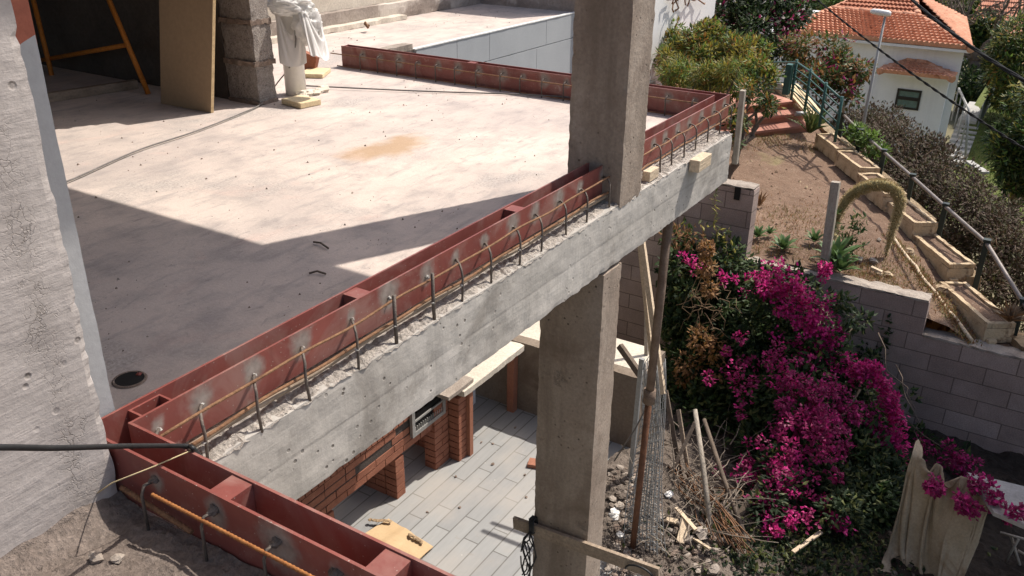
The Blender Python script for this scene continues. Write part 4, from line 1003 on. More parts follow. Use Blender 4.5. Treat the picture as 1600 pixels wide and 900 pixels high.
for i, (px, py, r, m, lab) in enumerate(((959, 808, .055, 'white', 'white plaster lump beside the foot of the lower column'), (969, 838, .032, 'white', 'small white plaster lump below the larger one'), (968, 793, .045, 'stone', 'grey rubble lump above the white plaster lumps'), (1075, 845, .05, 'stone', 'pale rubble slab fragment below the rebar heap'), (1095, 836, .06, 'stone', 'rounded rubble stone half under the rebar heap'), (1115, 893, .05, 'stone', 'ochre rubble stone at the bottom edge of the photo'), (1045, 775, .04, 'white', 'white chip of plaster at the top of the rubble beside the mesh'))):
    m_ = MB(); q = ground_hit(px, py); m_.stone(q+Vector((0, 0, r*.4)), r, i+9); m_.build('rubble_stone', M[m], None, lab, 'rubble')
for i, (p, q, wd, lab) in enumerate((((1062, 855), (1072, 820), .06, 'pale broad wood chip on the rubble by the mesh'), ((1040, 818), (1056, 825), .05, 'short pale wood chip next to the wire mesh'), ((1056, 800), (1086, 838), .03, 'long pale wood sliver sloping down the rubble'), ((1083, 848), (1108, 868), .02, 'thin wood sliver at the lower end of the rubble'))):
    m_ = MB(); a_, b_ = ground_hit(*p)+Vector((0, 0, .04)), ground_hit(*q)+Vector((0, 0, .06)); m_.bar(a_, b_, wd, .014); m_.build('wood_chip', M['palewood'], None, lab, 'wood')
random.seed(11)

# ================================================================== block garden wall
GZ = -2.1; WX = 8.1
t = thing('block_wall', 'stepped grey hollow block wall retaining the garden, draped with bougainvillea', 'wall', (WX, .5, -3.6))
zt = on(1310, 440, 0, WX).z; zl = on(1450, 526, 0, WX).z; zh = on(1180, 297, 0, WX).z
y1 = on(1453, 470, 0, WX).y; y2 = on(1172, 350, 0, WX).y
bh = (zt-zl)/2
M['gblock'] = blockwall_mat('garden_blocks', (.37, .27, .23), (.47, .36, .315), (.20, .145, .12), .47, bh, 'y', (.12, -zt))
for nm, (a0, a1, z1) in (('added_shade_run', (-5.5, -.64, 2.3)), ('low_run', (-.64, y1, zl)), ('middle_run', (y1, y2, zt)), ('high_run', (y2, 7.0, zh))):  # the first run is unseen, added to throw shade on the corner
    m_ = MB(); m_.rbox((WX, a0, -4.2), (WX+.17, a1, z1-.012), .06, .004, 9, 3); m_.build(nm, M['gblock'], t)
    m_ = MB(); m_.rbox((WX-.008, a0+.002, z1-.011), (WX+.18, a1-.002, z1+.012), .05, .010, 12, 6, chip=.012); m_.build('mortar_cap', M['stone'], t)

# ================================================================== garden
FA, FB = Vector((12.45, 2.06, 0)), Vector((8.25, -.37, 0))          # fence line in plan
FD = (FA-FB).normalized(); FN = Vector((FD.y, -FD.x, 0))            # FN points away from the garden
if FN.y > 0: FN = -FN
def garden_base(x, y):
    k = max(0, min(1, (1.25-y)/1.25)); return GZ-.36*k
def garden_z(x, y):
    return garden_base(x, y) + .03*noise.noise(Vector((x*1.3, y*1.3, 0)))+.022*noise.noise(Vector((x*5, y*5, 3)))+.012*noise.noise(Vector((x*15, y*15, 5)))
m_ = MB(); nu, nv = 110, 90; xa, xb = WX+.1, 16.5
for i in range(nu+1):
    x = xa+(xb-xa)*i/nu; t0 = (x-FB.x)/FD.x; yl = FB.y+FD.y*t0-.05
    for j in range(nv+1):
        y = yl+(6.5-yl)*(j/nv)**1.2; m_.v.append(Vector((x, y, garden_z(x, y))))
for i in range(nu):
    for j in range(nv):
        a_ = i*(nv+1)+j; m_.f.append([a_, a_+nv+1, a_+nv+2, a_+1]); m_.mi.append(0); m_.sm.append(True)
m_.build('garden_soil', M['soil'], kind='structure')
# low kerb carrying the fence
m_ = MB(); k0, k1 = FB+FD*.02, FB+FD*9.4
mt_ = Matrix.Translation(k0) @ Matrix.Rotation(math.atan2(FD.y, FD.x), 4, 'Z')
for kk in range(8):
    ka, kb = kk*1.2, kk*1.2+1.198; q = k0+FD*(ka+.6); zz = garden_base(q.x, q.y)
    m_.rbox((ka, -.10, -5), (kb, .05, zz+.05), .1, .008, 7, 3, M=mt_); m_.build('fence_kerb', M['planter'], None, 'worn low kerb at the foot of the pipe rail fence', 'kerb')

def gon(px, py, dz=0):
    z = GZ
    for _ in range(8): p = on(px, py, 2, z+dz); z = garden_base(p.x, p.y)
    return on(px, py, 2, z+dz)
def fplane(px, py, off=0):
    """point on the vertical plane through the fence line, moved outward by off"""
    d = Vector(_f + _R*(px-800)/FPX - _U*(py-450)/FPX); o = Vector((0, 0, EYE)); q = FB+FN*off
    t_ = (q-o).dot(FN)/d.dot(FN); return o+d*t_
t = thing('pipe_fence', 'dark posts carrying one long dull pipe rail along the row of planters', 'fence', fplane(1478, 400)*1)
tops = [fplane(*q) for q in ((1600, 468), (1542.6, 375.4), (1478, 319), (1426.6, 273), (1382, 234.5), (1345.6, 203), (1318, 176))]
for p in tops:
    m_ = MB(); m_.box((p.x-.026, p.y-.026, garden_base(p.x, p.y)-.3), (p.x+.026, p.y+.026, p.z-.015)); m_.box((p.x-.034, p.y-.034, p.z-.0149), (p.x+.034, p.y+.034, p.z+.012)); m_.build('post', M['fence'], t, bevel=.003)
m_ = MB(); rp = [tops[0]+(tops[0]-tops[1])*1.2]+tops; m_.tube([p+Vector((0, 0, -.03)) for p in rp], .021, 10); m_.build('rail', M['railpipe'], t)

# planters
npx = [(1535, 536), (1477, 441), (1423, 374.5), (1377, 328), (1339, 286), (1303, 254)]
plab = ['cement trough planter nearest the block wall, with a dry tuft in its corner', 'cement trough planter second from the block wall', 'cement trough planter third from the block wall, just right of the drooping agave tip', 'cement trough planter behind the arch of the agave flower', 'cement trough planter second from the terracotta steps', 'cement trough planter nearest the terracotta steps']
def planter(base, ln, label):
    t = thing('planter', label, 'planter', base, 0, 'cement planters along the pipe fence')
    d = FD; n_ = FN; W = .27; hgt = .20; T = .045
    mm = Matrix.Translation(base) @ Matrix.Rotation(math.atan2(FD.y, FD.x)+.06, 4, 'Z') @ Matrix.Rotation(0, 4, 'X')
    s = -1 if (Matrix.Rotation(math.atan2(FD.y, FD.x), 3, 'Z') @ Vector((0, 1, 0))).dot(FN) < 0 else 1
    def B(x0, x1, y0, y1, z0, z1, m_, **k):
        ya, yb = sorted((y0*s, y1*s)); m_.rbox((x0, ya, z0), (x1, yb, z1), .04, .006, 12, base.x, M=mm, chip=.006, **k)
    m_ = MB(); B(0, ln, 0, W, 0, hgt-.05, m_)
    B(0, ln, 0, T, hgt-.049, hgt, m_); B(0, ln, W-T, W, hgt-.049, hgt, m_); B(0, T, T+.001, W-T-.001, hgt-.049, hgt, m_); B(ln-T, ln, T+.001, W-T-.001, hgt-.049, hgt, m_)
    m_.build('trough', M['planter'], t)
    m_ = MB(); B(T+.002, ln-T-.002, T+.002, W-T-.002, hgt-.048, hgt-.022, m_); m_.build('soil_fill', M['soil'], t)
    m_ = MB(); B(-.05, .0-.004, .02, .10, -.02, .05, m_); m_.build('support_brick', M['planter'], t)
    return t
bases = []
for i, (px, py) in enumerate(npx):
    b = gon(px, py, .0); bases.append(b)
for i, b in enumerate(bases):
    ln = .92 if i == 0 else .88 if i < 3 else .80
    planter(b, ln, plab[i])
# dry tuft in the nearest planter
def tuft(name, c, n, ln, wd, mats, label, cat, spread=.6, group=None):
    m_ = MB(); c = Vector(c)
    for k in range(n):
        d = (Vector((0, 0, 1))+rnd_dir()*spread); d.z = abs(d.z); d.normalize(); l = ln*random.uniform(.6, 1.1); a_ = d.cross(rnd_dir()).normalized()*wd
        p0 = c+rnd_dir()*ln*.08; p1 = p0+d*l*.55; p2 = p0+d*l+Vector((d.x, d.y, -.35))*l*.25
        m_.add([p0-a_*.6, p0+a_*.6, p1+a_, p1-a_, p2], [(0, 1, 2, 3), (3, 2, 4)], random.randrange(len(mats)))
    return m_.build(name, mats, None, label, cat, group)
tuft('dry_tuft', fplane(1578, 500, -.12), 60, .2, .012, [M['twig'], L['brown']], 'dry brown rosette drooping over the corner of the nearest planter', 'plant', .9)
# timber edging strip with dry weeds beside the planters
e0, e1 = gon(1518, 532, .02), gon(1392, 368, .02)
m_ = MB(); m_.tube([e0.lerp(e1, k/12)+rnd_dir()*.012 for k in range(13)], .018, 7); m_.build('edging_pole', M['palewood'], None, 'long pale pole laid on the soil as edging in front of the planters', 'pole')
m_ = MB()
for k in range(1400):
    q = e0.lerp(e1, random.random()); q += Vector((random.gauss(0, .06), random.gauss(0, .06), 0)); q.z = garden_z(q.x, q.y); d = (rnd_dir()+Vector((0, 0, .7))).normalized(); leaf(m_, q, d, .06, .012, random.randrange(2))
for (px, py, n, r) in ((1345, 420, 1500, .32), (1240, 345, 700, .35), (1195, 395, 600, .25), (1400, 440, 400, .25), (1215, 218, 500, .3), (1180, 222, 400, .3), (1280, 232, 300, .15)):
    c = gon(px, py)
    for k in range(n):
        q = c+Vector((random.gauss(0, r), random.gauss(0, r*.8), 0)); q.z = garden_z(q.x, q.y)
        if q.x > WX+.2: leaf(m_, q, (rnd_dir()*.8+Vector((0, 0, .8))).normalized(), .055, .008, random.randrange(2))
m_.build('weeds', [M['grass'], L['brown']], kind='stuff')
# garden stones and clods
random.seed(31)
for i, (px, py, r, lab) in enumerate(((1373, 375, .035, 'round pale stone lying alone on the garden soil'), (1343, 405, .05, 'flat pink stone near the agave foot'), (1364, 407, .05, 'dark stone beside the flat pink one'), (1388, 428, .045, 'tan stone at the end of a small row of stones'), (1373, 427, .04, 'brown stone in the middle of a small row'), (1260, 292, .03, 'little white stone by the cast shadow line'), (1475, 453, .11, 'big pale lump between the second and the nearest planter'), (1420, 395, .07, 'grey lump between the second and third planter'))):
    m_ = MB(); q = gon(px, py, .02); m_.stone(q, r, i+70); m_.build('garden_stone', M['planter'] if i > 2 else M['stone'], None, lab, 'stone')
m_ = MB(); m_.bar(gon(1361, 418, .03), gon(1378, 426, .04), .04, .03); m_.build('wood_scrap', M['palewood'], None, 'short pale wood scrap lying on the garden soil', 'wood')
m_ = MB()
for k in range(900):
    x = random.uniform(WX+.25, 12.5); y = random.uniform(-.1, 4.5)
    if (Vector((x, y, 0))-FB).dot(FN) < -.1:
        r = .006+.02*random.random()**4; m_.add([Vector((x, y, garden_z(x, y)))+Vector((math.cos(k+j*2.1)*r, math.sin(k+j*2.1)*r, 0)) for j in range(3)]+[Vector((x, y, garden_z(x, y)+r*.9))], [(0, 1, 3), (1, 2, 3), (2, 0, 3)], k % 2)
m_.build('clods', [M['soil'], M['planter']], kind='stuff')
# wooden post on the block wall
p0 = on(1283, 452, 0, 8.2); p1 = on(1306, 284, 0, 8.3)
m_ = MB(); m_.bar(p0, p1, .085, .08, (0, 1, 0)); m_.build('timber_post', M['woodz'], None, 'square grey timber post standing on the block wall in front of the agave', 'post', bevel=.004)
# slot and pipe in the high block wall
m_ = MB(); q = on(1153, 297, 0, WX-.004); m_.box((WX-.012, q.y-.03, q.z-.10), (WX-.009, q.y+.03, q.z+.03)); m_.build('wall_slot', M['void'], None, 'dark slot broken into the high end of the block wall', 'opening')

# ---- agave with its drooping flower spike
ag = on(1302, 418, 2, GZ)
t = thing('agave', 'foxtail agave whose thick yellow flower spike arches over and hangs down', 'plant', ag)
X = 9.1
path_px = [(1303, 352), (1312, 330), (1327, 307), (1346, 294), (1367, 288), (1385, 289), (1400, 297), (1407, 311), (1405, 328), (1397, 350), (1390, 375), (1383, 402)]
path = [Vector((ag.x, ag.y, GZ)), Vector((ag.x+.05, ag.y, GZ+.2))] + [on(x, y, 0, X) for x, y in path_px]
rad = [.03, .03, .035, .052, .062, .066, .066, .064, .062, .058, .052, .042, .03, .010]
fine = []; fr_ = []
for i in range(len(path)-1):
    for k in range(5): fine.append(path[i].lerp(path[i+1], k/5)); fr_.append(rad[i]+(rad[i+1]-rad[i])*k/5)
fine.append(path[-1]); fr_.append(.008)
for _ in range(3): fine = [fine[0]]+[(fine[i-1]+fine[i]*2+fine[i+1])/4 for i in range(1, len(fine)-1)]+[fine[-1]]
M['spike'] = mat('spike_core', (.22, .18, .08), (.32, .27, .13), 12, .9, .6, 60)
m_ = MB(); m_.tube(fine, [r*.72 for r in fr_], 9); m_.build('flower_stalk', M['spike'], t)
m_ = MB(); L['bud'] = leafmat('bud_yellow', (.40, .31, .15), (.54, .44, .24), .3)
for i in range(8, len(fine)-1):
    d0 = (fine[min(i+1, len(fine)-1)]-fine[i-1]).normalized()
    for k in range(56):
        d = rnd_dir(); d = (d-d0*d.dot(d0)).normalized(); p = fine[i]+d*fr_[i]*.68+d0*random.uniform(-.012, .012)
        leaf(m_, p, (d+d0*.35+rnd_dir()*.25).normalized(), .034 if fr_[i] > .03 else .02, .009, random.choice((0, 0, 1)))
m_.build('flower_buds', [L['bud'], L['bud']], t)
def rosette(m_, c, n, ln, wd, mi=0, tilt=.6):
    for k in range(n):
        a_ = k*2.4; el = .25+1.0*(k/n); d = Vector((math.cos(a_)*math.cos(el), math.sin(a_)*math.cos(el), math.sin(el)))
        s = d.cross(Vector((0, 0, 1)))
        s = s.normalized() if s.length > .01 else Vector((1, 0, 0))
        l = ln*random.uniform(.8, 1.1); up = s.cross(d)
        pr = [(0, .35, 0), (.3, .9, .04), (.55, 1, .05), (.8, .65, .02), (1, .03, -.05)]; vs = []
        for u, w_, h_ in pr: vs += [c+d*l*u+up*l*h_-s*wd*w_+up*wd*.25*w_, c+d*l*u+up*l*h_, c+d*l*u+up*l*h_+s*wd*w_+up*wd*.25*w_]
        m_.add(vs, [(i*3+j, i*3+j+1, i*3+j+4, i*3+j+3) for i in range(4) for j in range(2)], mi, True)
L['agave'] = leafmat('agave_green', (.055, .105, .032), (.105, .17, .055), .15)
m_ = MB(); rosette(m_, ag+Vector((0, 0, .06)), 22, .30, .03); m_.build('leaf_rosette', L['agave'], t)
for i, (px, py, ln, lab) in enumerate(((1223, 390, .19, 'green succulent rosette on the garden edge above the bougainvillea'), (1183, 371, .15, 'bright green succulent rosette closest to the high block wall'), (1312, 424, .22, 'blue green rosette half hidden behind the timber post'), (1202, 366, .10, 'small succulent between the two larger rosettes'), (1272, 378, .15, 'greyish rosette standing just left of the timber post'))):
    m_ = MB(); rosette(m_, on(px, py, 2, GZ+.04), 20, ln, ln*.13); m_.build('succulent', L['agave'], None, lab, 'plant')
t = thing('sapling', 'sparse leafy sapling growing behind the timber post', 'plant', on(1318, 400, 2, GZ))
m_ = MB(); lf = MB(); q = on(1310, 405, 2, GZ)
for k in range(7):
    e = on(1330+random.uniform(-25, 28), 350+random.uniform(-22, 30), 0, q.x+.1); pts = branch(m_, q, e, .007, .003, .1)
    for p in pts[2:]:
        for _ in range(5): leaf(lf, p+rnd_dir()*.02, rnd_dir(), .075, .03, random.randrange(2))
m_.build('stem', M['twig'], t); lf.build('foliage', [L['olive'], L['green']], t)
tuft('dry_rosette', on(1186, 320, 2, GZ+.05), 40, .2, .01, [M['twig'], L['brown']], 'dry reddish tuft beside the high block wall', 'plant', .8)

# ---- bougainvillea over the block wall
random.seed(77)
t = thing('bougainvillea', 'huge bougainvillea with magenta bracts tumbling over the block wall', 'bougainvillea', on(1230, 440, 0, 8.0))
lf = MB(); fl = MB(); st = MB()
def cl(px, py, x, r, kind, n, squash=(1, 1, 1)):
    c = on(px, py, 0, x)
    if kind == 'g': clump(lf, c, r, n, .075, .042, [0, 0, 0, 1, 1, 2], .3, .2, squash)
    elif kind == 'm': clump(fl, c, r, n, .034, .030, [0, 0, 0, 1], .1, .25, squash)
    else: clump(fl, c, r, n, .034, .030, [1, 1, 1, 1, 0], .1, .25, squash)
# leafy body
body = []
for (px, py, x, r) in ((1075, 430, 7.7, .30), (1130, 420, 7.8, .28), (1090, 500, 7.6, .36), (1170, 470, 7.8, .36), (1235, 470, 7.9, .34), (1150, 560, 7.4, .42), (1240, 560, 7.5, .45), (1275, 530, 7.7, .24), (1080, 580, 7.3, .36), (1120, 650, 7.0, .42), (1210, 650, 7.1, .50), (1290, 640, 7.2, .42), (1335, 610, 7.3, .16), (1170, 720, 6.8, .36), (1250, 730, 6.8, .45), (1320, 700, 6.9, .32), (1220, 790, 6.5, .30), (1290, 790, 6.5, .34), (1365, 765, 6.7, .18), (1370, 660, 7.1, .12), (1060, 500, 7.6, .22), (1065, 640, 7.1, .22),  (1190, 820, 6.3, .26), (1240, 840, 6.1, .26), (1300, 850, 6.1, .26), (1350, 830, 6.3, .26), (1385, 805, 6.5, .12), (1160, 780, 6.6, .24), (1140, 720, 6.9, .26), (1360, 790, 6.2, .22), (1250, 620, 6.9, .36), (1330, 720, 6.6, .3), (1200, 700, 6.6, .3), (1280, 560, 7.2, .28), (1180, 520, 7.4, .26)):
    cl(px, py, x, r, 'g', int(8200*r*r)+150); body.append((px, py, x))
for k in range(60):      # shoots trailing on the ground, near-black leaves standing in for deep shade
    q = ground_hit(random.uniform(1165, 1400), random.uniform(800, 875)); c = q+Vector((random.uniform(.3, .7), 0, random.uniform(.0, .22))); clump(lf, c, random.uniform(.09, .17), 110, .06, .034, [1, 1, 1, 1, 2], .3, .2)
for k in range(3000):
    q = ground_hit(random.gauss(1270, 90), random.gauss(850, 40)); leaf(lf, q+Vector((0, 0, .01)), (rnd_dir()+Vector((0, 0, .2))).normalized(), .05, .03, random.choice((1, 1, 2)))
for k in range(26):      # loose outer sprays
    px = random.choice((1055, 1085, 1120, 1150, 1190, 1230, 1280, 1320))+random.uniform(-20, 20); cl(px, random.uniform(400, 640), 7.35, random.uniform(.07, .14), 'g', 60)
# bract sprays: many small tufts strewn along the arching shoots
def spray(pts, x0, x1, wpx, n, kind, r=(.035, .075), dens=(16, 44)):
    for _ in range(n):
        k = random.random()*(len(pts)-1); a_ = int(k); f_ = k-a_; (ax, ay), (bx, by) = pts[a_], pts[a_+1]
        cl(ax+(bx-ax)*f_+random.gauss(0, wpx), ay+(by-ay)*f_+random.gauss(0, wpx), x0+(x1-x0)*k/(len(pts)-1)-random.random()*.12, random.uniform(*r), kind, random.randint(*dens))
spray([(1180, 440), (1225, 450), (1265, 480), (1290, 520), (1305, 560)], 7.45, 7.2, 13, 84, 'm')
spray([(1200, 480), (1250, 510), (1275, 560), (1290, 600)], 7.35, 7.1, 20, 34, 'm')
spray([(1325, 580), (1360, 578), (1388, 610), (1398, 660), (1404, 710), (1408, 740)], 7.15, 6.9, 7, 70, 'm', (.03, .06))
spray([(1408, 765), (1412, 785), (1424, 803)], 6.75, 6.5, 5, 12, 'm', (.03, .055))
spray([(1283, 418), (1296, 432)], 7.95, 7.9, 5, 7, 'm', (.03, .05))
spray([(1060, 410), (1130, 425), (1185, 440)], 7.5, 7.45, 9, 14, 'm', (.025, .045), (10, 24))
spray([(1275, 770), (1300, 800), (1320, 818)], 6.0, 5.7, 7, 16, 'm', (.03, .05))
spray([(1265, 600), (1290, 650), (1280, 720), (1240, 790), (1220, 840)], 6.7, 5.45, 15, 60, 'p')
spray([(1215, 560), (1235, 620), (1225, 700), (1200, 790)], 6.9, 5.6, 16, 44, 'p')
spray([(1310, 600), (1320, 660), (1300, 720)], 6.95, 6.5, 12, 22, 'p')
spray([(1150, 560), (1170, 650), (1165, 760)], 7.0, 5.8, 18, 22, 'p')
spray([(1240, 600), (1270, 660), (1250, 740)], 6.9, 6.4, 18, 22, 'm', (.025, .05))
spray([(1240, 700), (1225, 770), (1205, 840)], 6.2, 5.4, 10, 26, 'm', (.03, .06))
spray([(1360, 640), (1375, 700)], 7.0, 6.85, 10, 12, 'p')
spray([(1430, 690), (1490, 715), (1520, 740)], 7.7, 7.3, 10, 20, 'p')
spray([(1520, 750), (1550, 775), (1590, 808)], 5.85, 5.6, 7, 16, 'p', (.03, .05))
spray([(1450, 755), (1465, 770)], 5.72, 5.7, 6, 8, 'p', (.03, .05)); spray([(1495, 785), (1525, 795)], 5.72, 5.7, 7, 10, 'p', (.03, .05))
for (px, py, x, r, n) in ((1435, 690, 7.8, .16, 150), (1490, 720, 7.7, .16, 140), (1540, 780, 6.8, .09, 50), (1510, 785, 6.6, .07, 40), (1408, 755, 6.9, .07, 50), (1415, 620, 7.8, .12, 40), (1345, 500, 7.9, .1, 50), (1360, 560, 7.9, .08, 40)):
    cl(px, py, x, r, 'g', n)
q = on(1245, 425, 0, 8.35); q.z = GZ
for (px, py, x) in body: branch(st, q, on(px, py, 0, x), .02, .005, .12, 8)
for (p, q2) in (((1400, 570), (1440, 700)), ((1420, 660), (1590, 815)), ((1372, 520), (1430, 640))): branch(st, on(*p, 0, 7.7), on(*q2, 0, 7.2), .006, .003, .1)
lf.build('foliage', [L['bgreen'], L['deep'], L['olive']], t); fl.build('blossoms', [L['magenta'], L['purple']], t); st.build('stem', M['bark'], t)
# dried vine hanging in front
t = thing('dried_vine', 'dead orange brown vine hanging in front of the bougainvillea leaves', 'vine', on(1105, 420, 0, 7.2))
m_ = MB(); lf = MB()
for (px, py, r, n) in ((1104, 390, .07, 120), (1102, 420, .08, 150), (1108, 450, .07, 90), (1095, 530, .12, 150), (1115, 545, .12, 130), (1075, 570, .12, 170), (1068, 590, .08, 120), (1120, 580, .1, 60)):
    clump(lf, on(px, py, 0, 7.05), r, n, .05, .03, [0, 0, 1], .4, .3)
for k in range(26):
    u = on(1105+random.uniform(-25, 25), 470+random.uniform(-70, 40), 0, 7.1); v_ = u+Vector((random.uniform(-.1, .1), random.uniform(-.28, .28), random.uniform(-.45, .05))); branch(m_, u, v_, .004, .002, .15)
m_.build('stem', M['twig'], t); lf.build('foliage', [L['brown'], L['orange']], t)
t = thing('tall_weed', 'tall thin weed with yellow green leaves standing against the high block wall', 'plant', on(1118, 400, 0, 7.8))
m_ = MB(); lf = MB(); u = on(1120, 400, 0, 7.8); v_ = on(1117, 302, 0, 7.8); pts = branch(m_, u, v_, .006, .002, .03, 10); m_.build('stem', M['twig'], t)
for p in pts[2:]:
    for _ in range(4): leaf(lf, p, (rnd_dir()+Vector((0, 0, .2))).normalized(), .08, .02, random.randrange(2))
lf.build('foliage', [L['yellow'], L['olive']], t)
t = thing('wall_creeper', 'thin dark creeper climbing the shaded face of the stepped block wall', 'vine', on(1370, 600, 0, WX-.03))
lf = MB()
for (p, q2) in (((1392, 490), (1372, 580)), ((1372, 580), (1370, 640)), ((1350, 520), (1330, 600)), ((1375, 640), (1390, 690))):
    for k in range(60):
        s = random.random(); c = on(p[0]+(q2[0]-p[0])*s+random.gauss(0, 4), p[1]+(q2[1]-p[1])*s+random.gauss(0, 4), 0, WX-.03); leaf(lf, c, rnd_dir(), .06, .03, random.randrange(2))
lf.build('foliage', [L['deep'], L['green']], t)
t = thing('shade_vine', 'leafy stems climbing among planks under the end of the beam', 'vine', on(1080, 360, 0, 7.9))
lf = MB(); m_ = MB()
for k in range(9):
    px = 1045+random.uniform(0, 120); u = on(px, 440, 0, 7.75); v_ = on(px+random.uniform(-15, 15), 360+random.uniform(-20, 25), 0, 7.85); pts = branch(m_, u, v_, .005, .002, .1)
    for p in pts:
        for _ in range(5): leaf(lf, p+rnd_dir()*.05, rnd_dir(), .07, .03, random.choice((0, 1, 2)))
for k in range(4): clump(lf, on(1050+k*12, 372, 0, 7.7), .12, 60, .06, .03, [3, 3, 0], .3, .3)
lf.build('foliage', [L['green'], L['olive'], L['yellow'], L['brown']], t); m_.build('stem', M['twig'], t)

# ---- tarpaulin over a table, lower right
t = thing('draped_cloth', 'soiled beige cloth draped in deep folds over a stack in the shaded corner', 'cloth', on(1470, 880, 0, 6.5))
botL, botR = ground_hit(1405, 892), ground_hit(1562, 915); topL, topR = on(1420, 716, 0, botL.x+.18), on(1562, 746, 0, botR.x+.18)
nu, nv = 76, 52; rs = np.random.RandomState(4); P0 = np.zeros((nv+1, nu+1, 3)); W_ = (topR-topL).length; LN = (topL-botL).length*1.5
ux = (topR-topL).normalized(); back = Vector((1, 0, 0)); ph = np.cumsum(rs.uniform(.10, .62, nu+1)); am = .03+.05*np.abs(np.sin(np.cumsum(rs.uniform(0, .3, nu+1))))
zfl = min(botL.z, botR.z)
for j in range(nv+1):
    for i in range(nu+1):
        u = i/nu; s_ = j/nv*LN; p = topL+ux*(W_*(u+.012*math.sin(ph[i]*1.7)))+back*(am[i]*math.sin(ph[i]))
        if s_ < .22: q = p+back*(.22-s_)+Vector((0, 0, .004*math.sin(ph[i]*.7)))
        else: q = p+Vector((-.08-.15*(s_-.22), 0, -(s_-.22)))
        P0[j, i] = q
pin = np.zeros((nv+1, nu+1), bool); pin[:4, :9] = pin[:4, 24:29] = pin[:4, 46:52] = pin[:4, -9:] = True
bc = (botL+botR)*.5+Vector((.22, 0, .30)); bc = np.array(bc)
def col_(P, Q):
    d = P-bc; d2 = d*np.array([1/.30, 1/.26, 1/.36]); r = np.linalg.norm(d2, axis=-1, keepdims=True); P = np.where(r < 1, bc+d/np.maximum(r, 1e-4), P)
    P[..., 0] = np.minimum(P[..., 0], np.where(P[..., 2] < topL.z-.02, topL.x+.10, 99)); low = P[..., 2] < zfl+.012
    P[..., 2] = np.maximum(P[..., 2], zfl+.012); P[low, :2] = P[low, :2]*.15+Q[low, :2]*.85; return P
PC = hang(P0, W_*1.75/nu, LN*1.0/nv, pin, col_, 170, (-.35, .1, 0), 14)
o = cloth_mesh(PC, 'cloth', M['tarp'], t, 1, .004)
m_ = MB(); zt_ = topR.z+.03; ga = [on(1512, 738, 2, zt_), on(1553, 800, 2, zt_), on(1650, 842, 2, zt_), on(1650, 772, 2, zt_)]
m_.add(ga+[p+Vector((0, 0, -.03)) for p in ga], [(0,1,2,3),(7,6,5,4),(0,4,5,1),(1,5,6,2),(2,6,7,3),(3,7,4,0)]); M['dirtyboard'] = mat('dirty_board', (.27, .25, .235), (.42, .40, .375), 3, .9, .2, 50, stain=(.2, .17, .14), stain_scale=3)
m_.build('white_board', M['dirtyboard'], None, 'grubby white board lying like a table top next to the draped cloth', 'board')
t = thing('trestle_legs', 'pale bent rods supporting the white board at the right edge of the photo', 'rods', ground_hit(1585, 900))
m_ = MB()
for (p, q2) in (((1563, 832), (1610, 845)), ((1580, 838), (1600, 905)), ((1570, 880), (1592, 842)), ((1590, 860), (1625, 880))): XX = botR.x+.3; m_ = MB(); m_.tube([on(*p, 0, XX), on(*q2, 0, XX-.03)], .010, 6); m_.build('rod', M['woodz'], t)

# ================================================================== terracotta terrace, green railing, battens
t = thing('terracotta_steps', 'red tiled landing with two steps leading down to the garden soil', 'steps', on(1220, 210, 2, GZ))
RA, RB = on(1160, 217, 2, GZ), on(1272, 203, 2, GZ); dx = (RB-RA).normalized(); dn = Vector((dx.y, -dx.x, 0)); dn = dn if dn.x > 0 else -dn
mm = Matrix.Translation(RA) @ Matrix(((dx.x, dn.x, 0, 0), (dx.y, dn.y, 0, 0), (0, 0, 1, 0), (0, 0, 0, 1)))
W_ = (RB-RA).length
for i, (y0, y1_, z) in enumerate(((0, .28, .10), (.26, .55, .22), (.53, 5.5, .34))):
    m_ = MB(); m_.box((-2.0, y0, -.3), (W_, y1_, z-.04), 0, mm); m_.build('riser', M['terra'], t)
    m_ = MB(); m_.box((-2.0, y0-.03, z-.038), (W_+.02, y1_, z), 0, mm); m_.build('tread' if i < 2 else 'landing', M['redtile'], t)
def rail_pts(l, z): return [on(x, y, 2, z) for x, y in l]
t = thing('green_railing', 'dark green metal railing with four bars round the terracotta landing', 'railing', on(1245, 130, 0, 13.6))
G = [on(1245, 95, 0, 13.6), on(1267, 110, 0, 12.95), on(1291, 131, 0, 12.45), on(1316, 153, 0, 12.0)]
HR = .44
for p in G:
    m_ = MB(); m_.tube([Vector((p.x, p.y, p.z-HR-.15)), p+Vector((0, 0, .02))], .021, 10); m_.build('post', M['railgreen'], t)
G0 = on(1199, 96, 0, 14.6)
for k in range(5):
    m_ = MB(); m_.tube([p-Vector((0, 0, .02+k*HR/4.2)) for p in [G0]+G], .016 if k == 0 else .010, 8); m_.build('bar', M['railgreen'], t)
m_ = MB(); p = G[0]; m_.box((p.x-.12, p.y+.03, p.z-.5), (p.x+.02, p.y+.12, p.z-.05)); m_.build('corner_panel', M['railgreen'], t)
m_ = MB(); m_.tube([G[3], tops[-1]+Vector((0, 0, .0))], .02, 8); m_.build('link_rail', M['railpipe'], t)
for i, (p, q2) in enumerate((((1224, 132), (1262, 176)), ((1228, 132), (1268, 178)), ((1233, 131), (1274, 180)), ((1238, 131), (1279, 180)), ((1243, 132), (1282, 178)))):
    m_ = MB(); z = GZ+.37; m_.bar(on(*p, 2, z), on(*q2, 2, z), .07, .03); m_.build('batten', M['yellowwood'], None, '%s pale batten laid on the red landing beside the green railing' % ('leftmost', 'second from left', 'middle', 'second from right', 'rightmost')[i], 'timber', 'battens on the red landing')
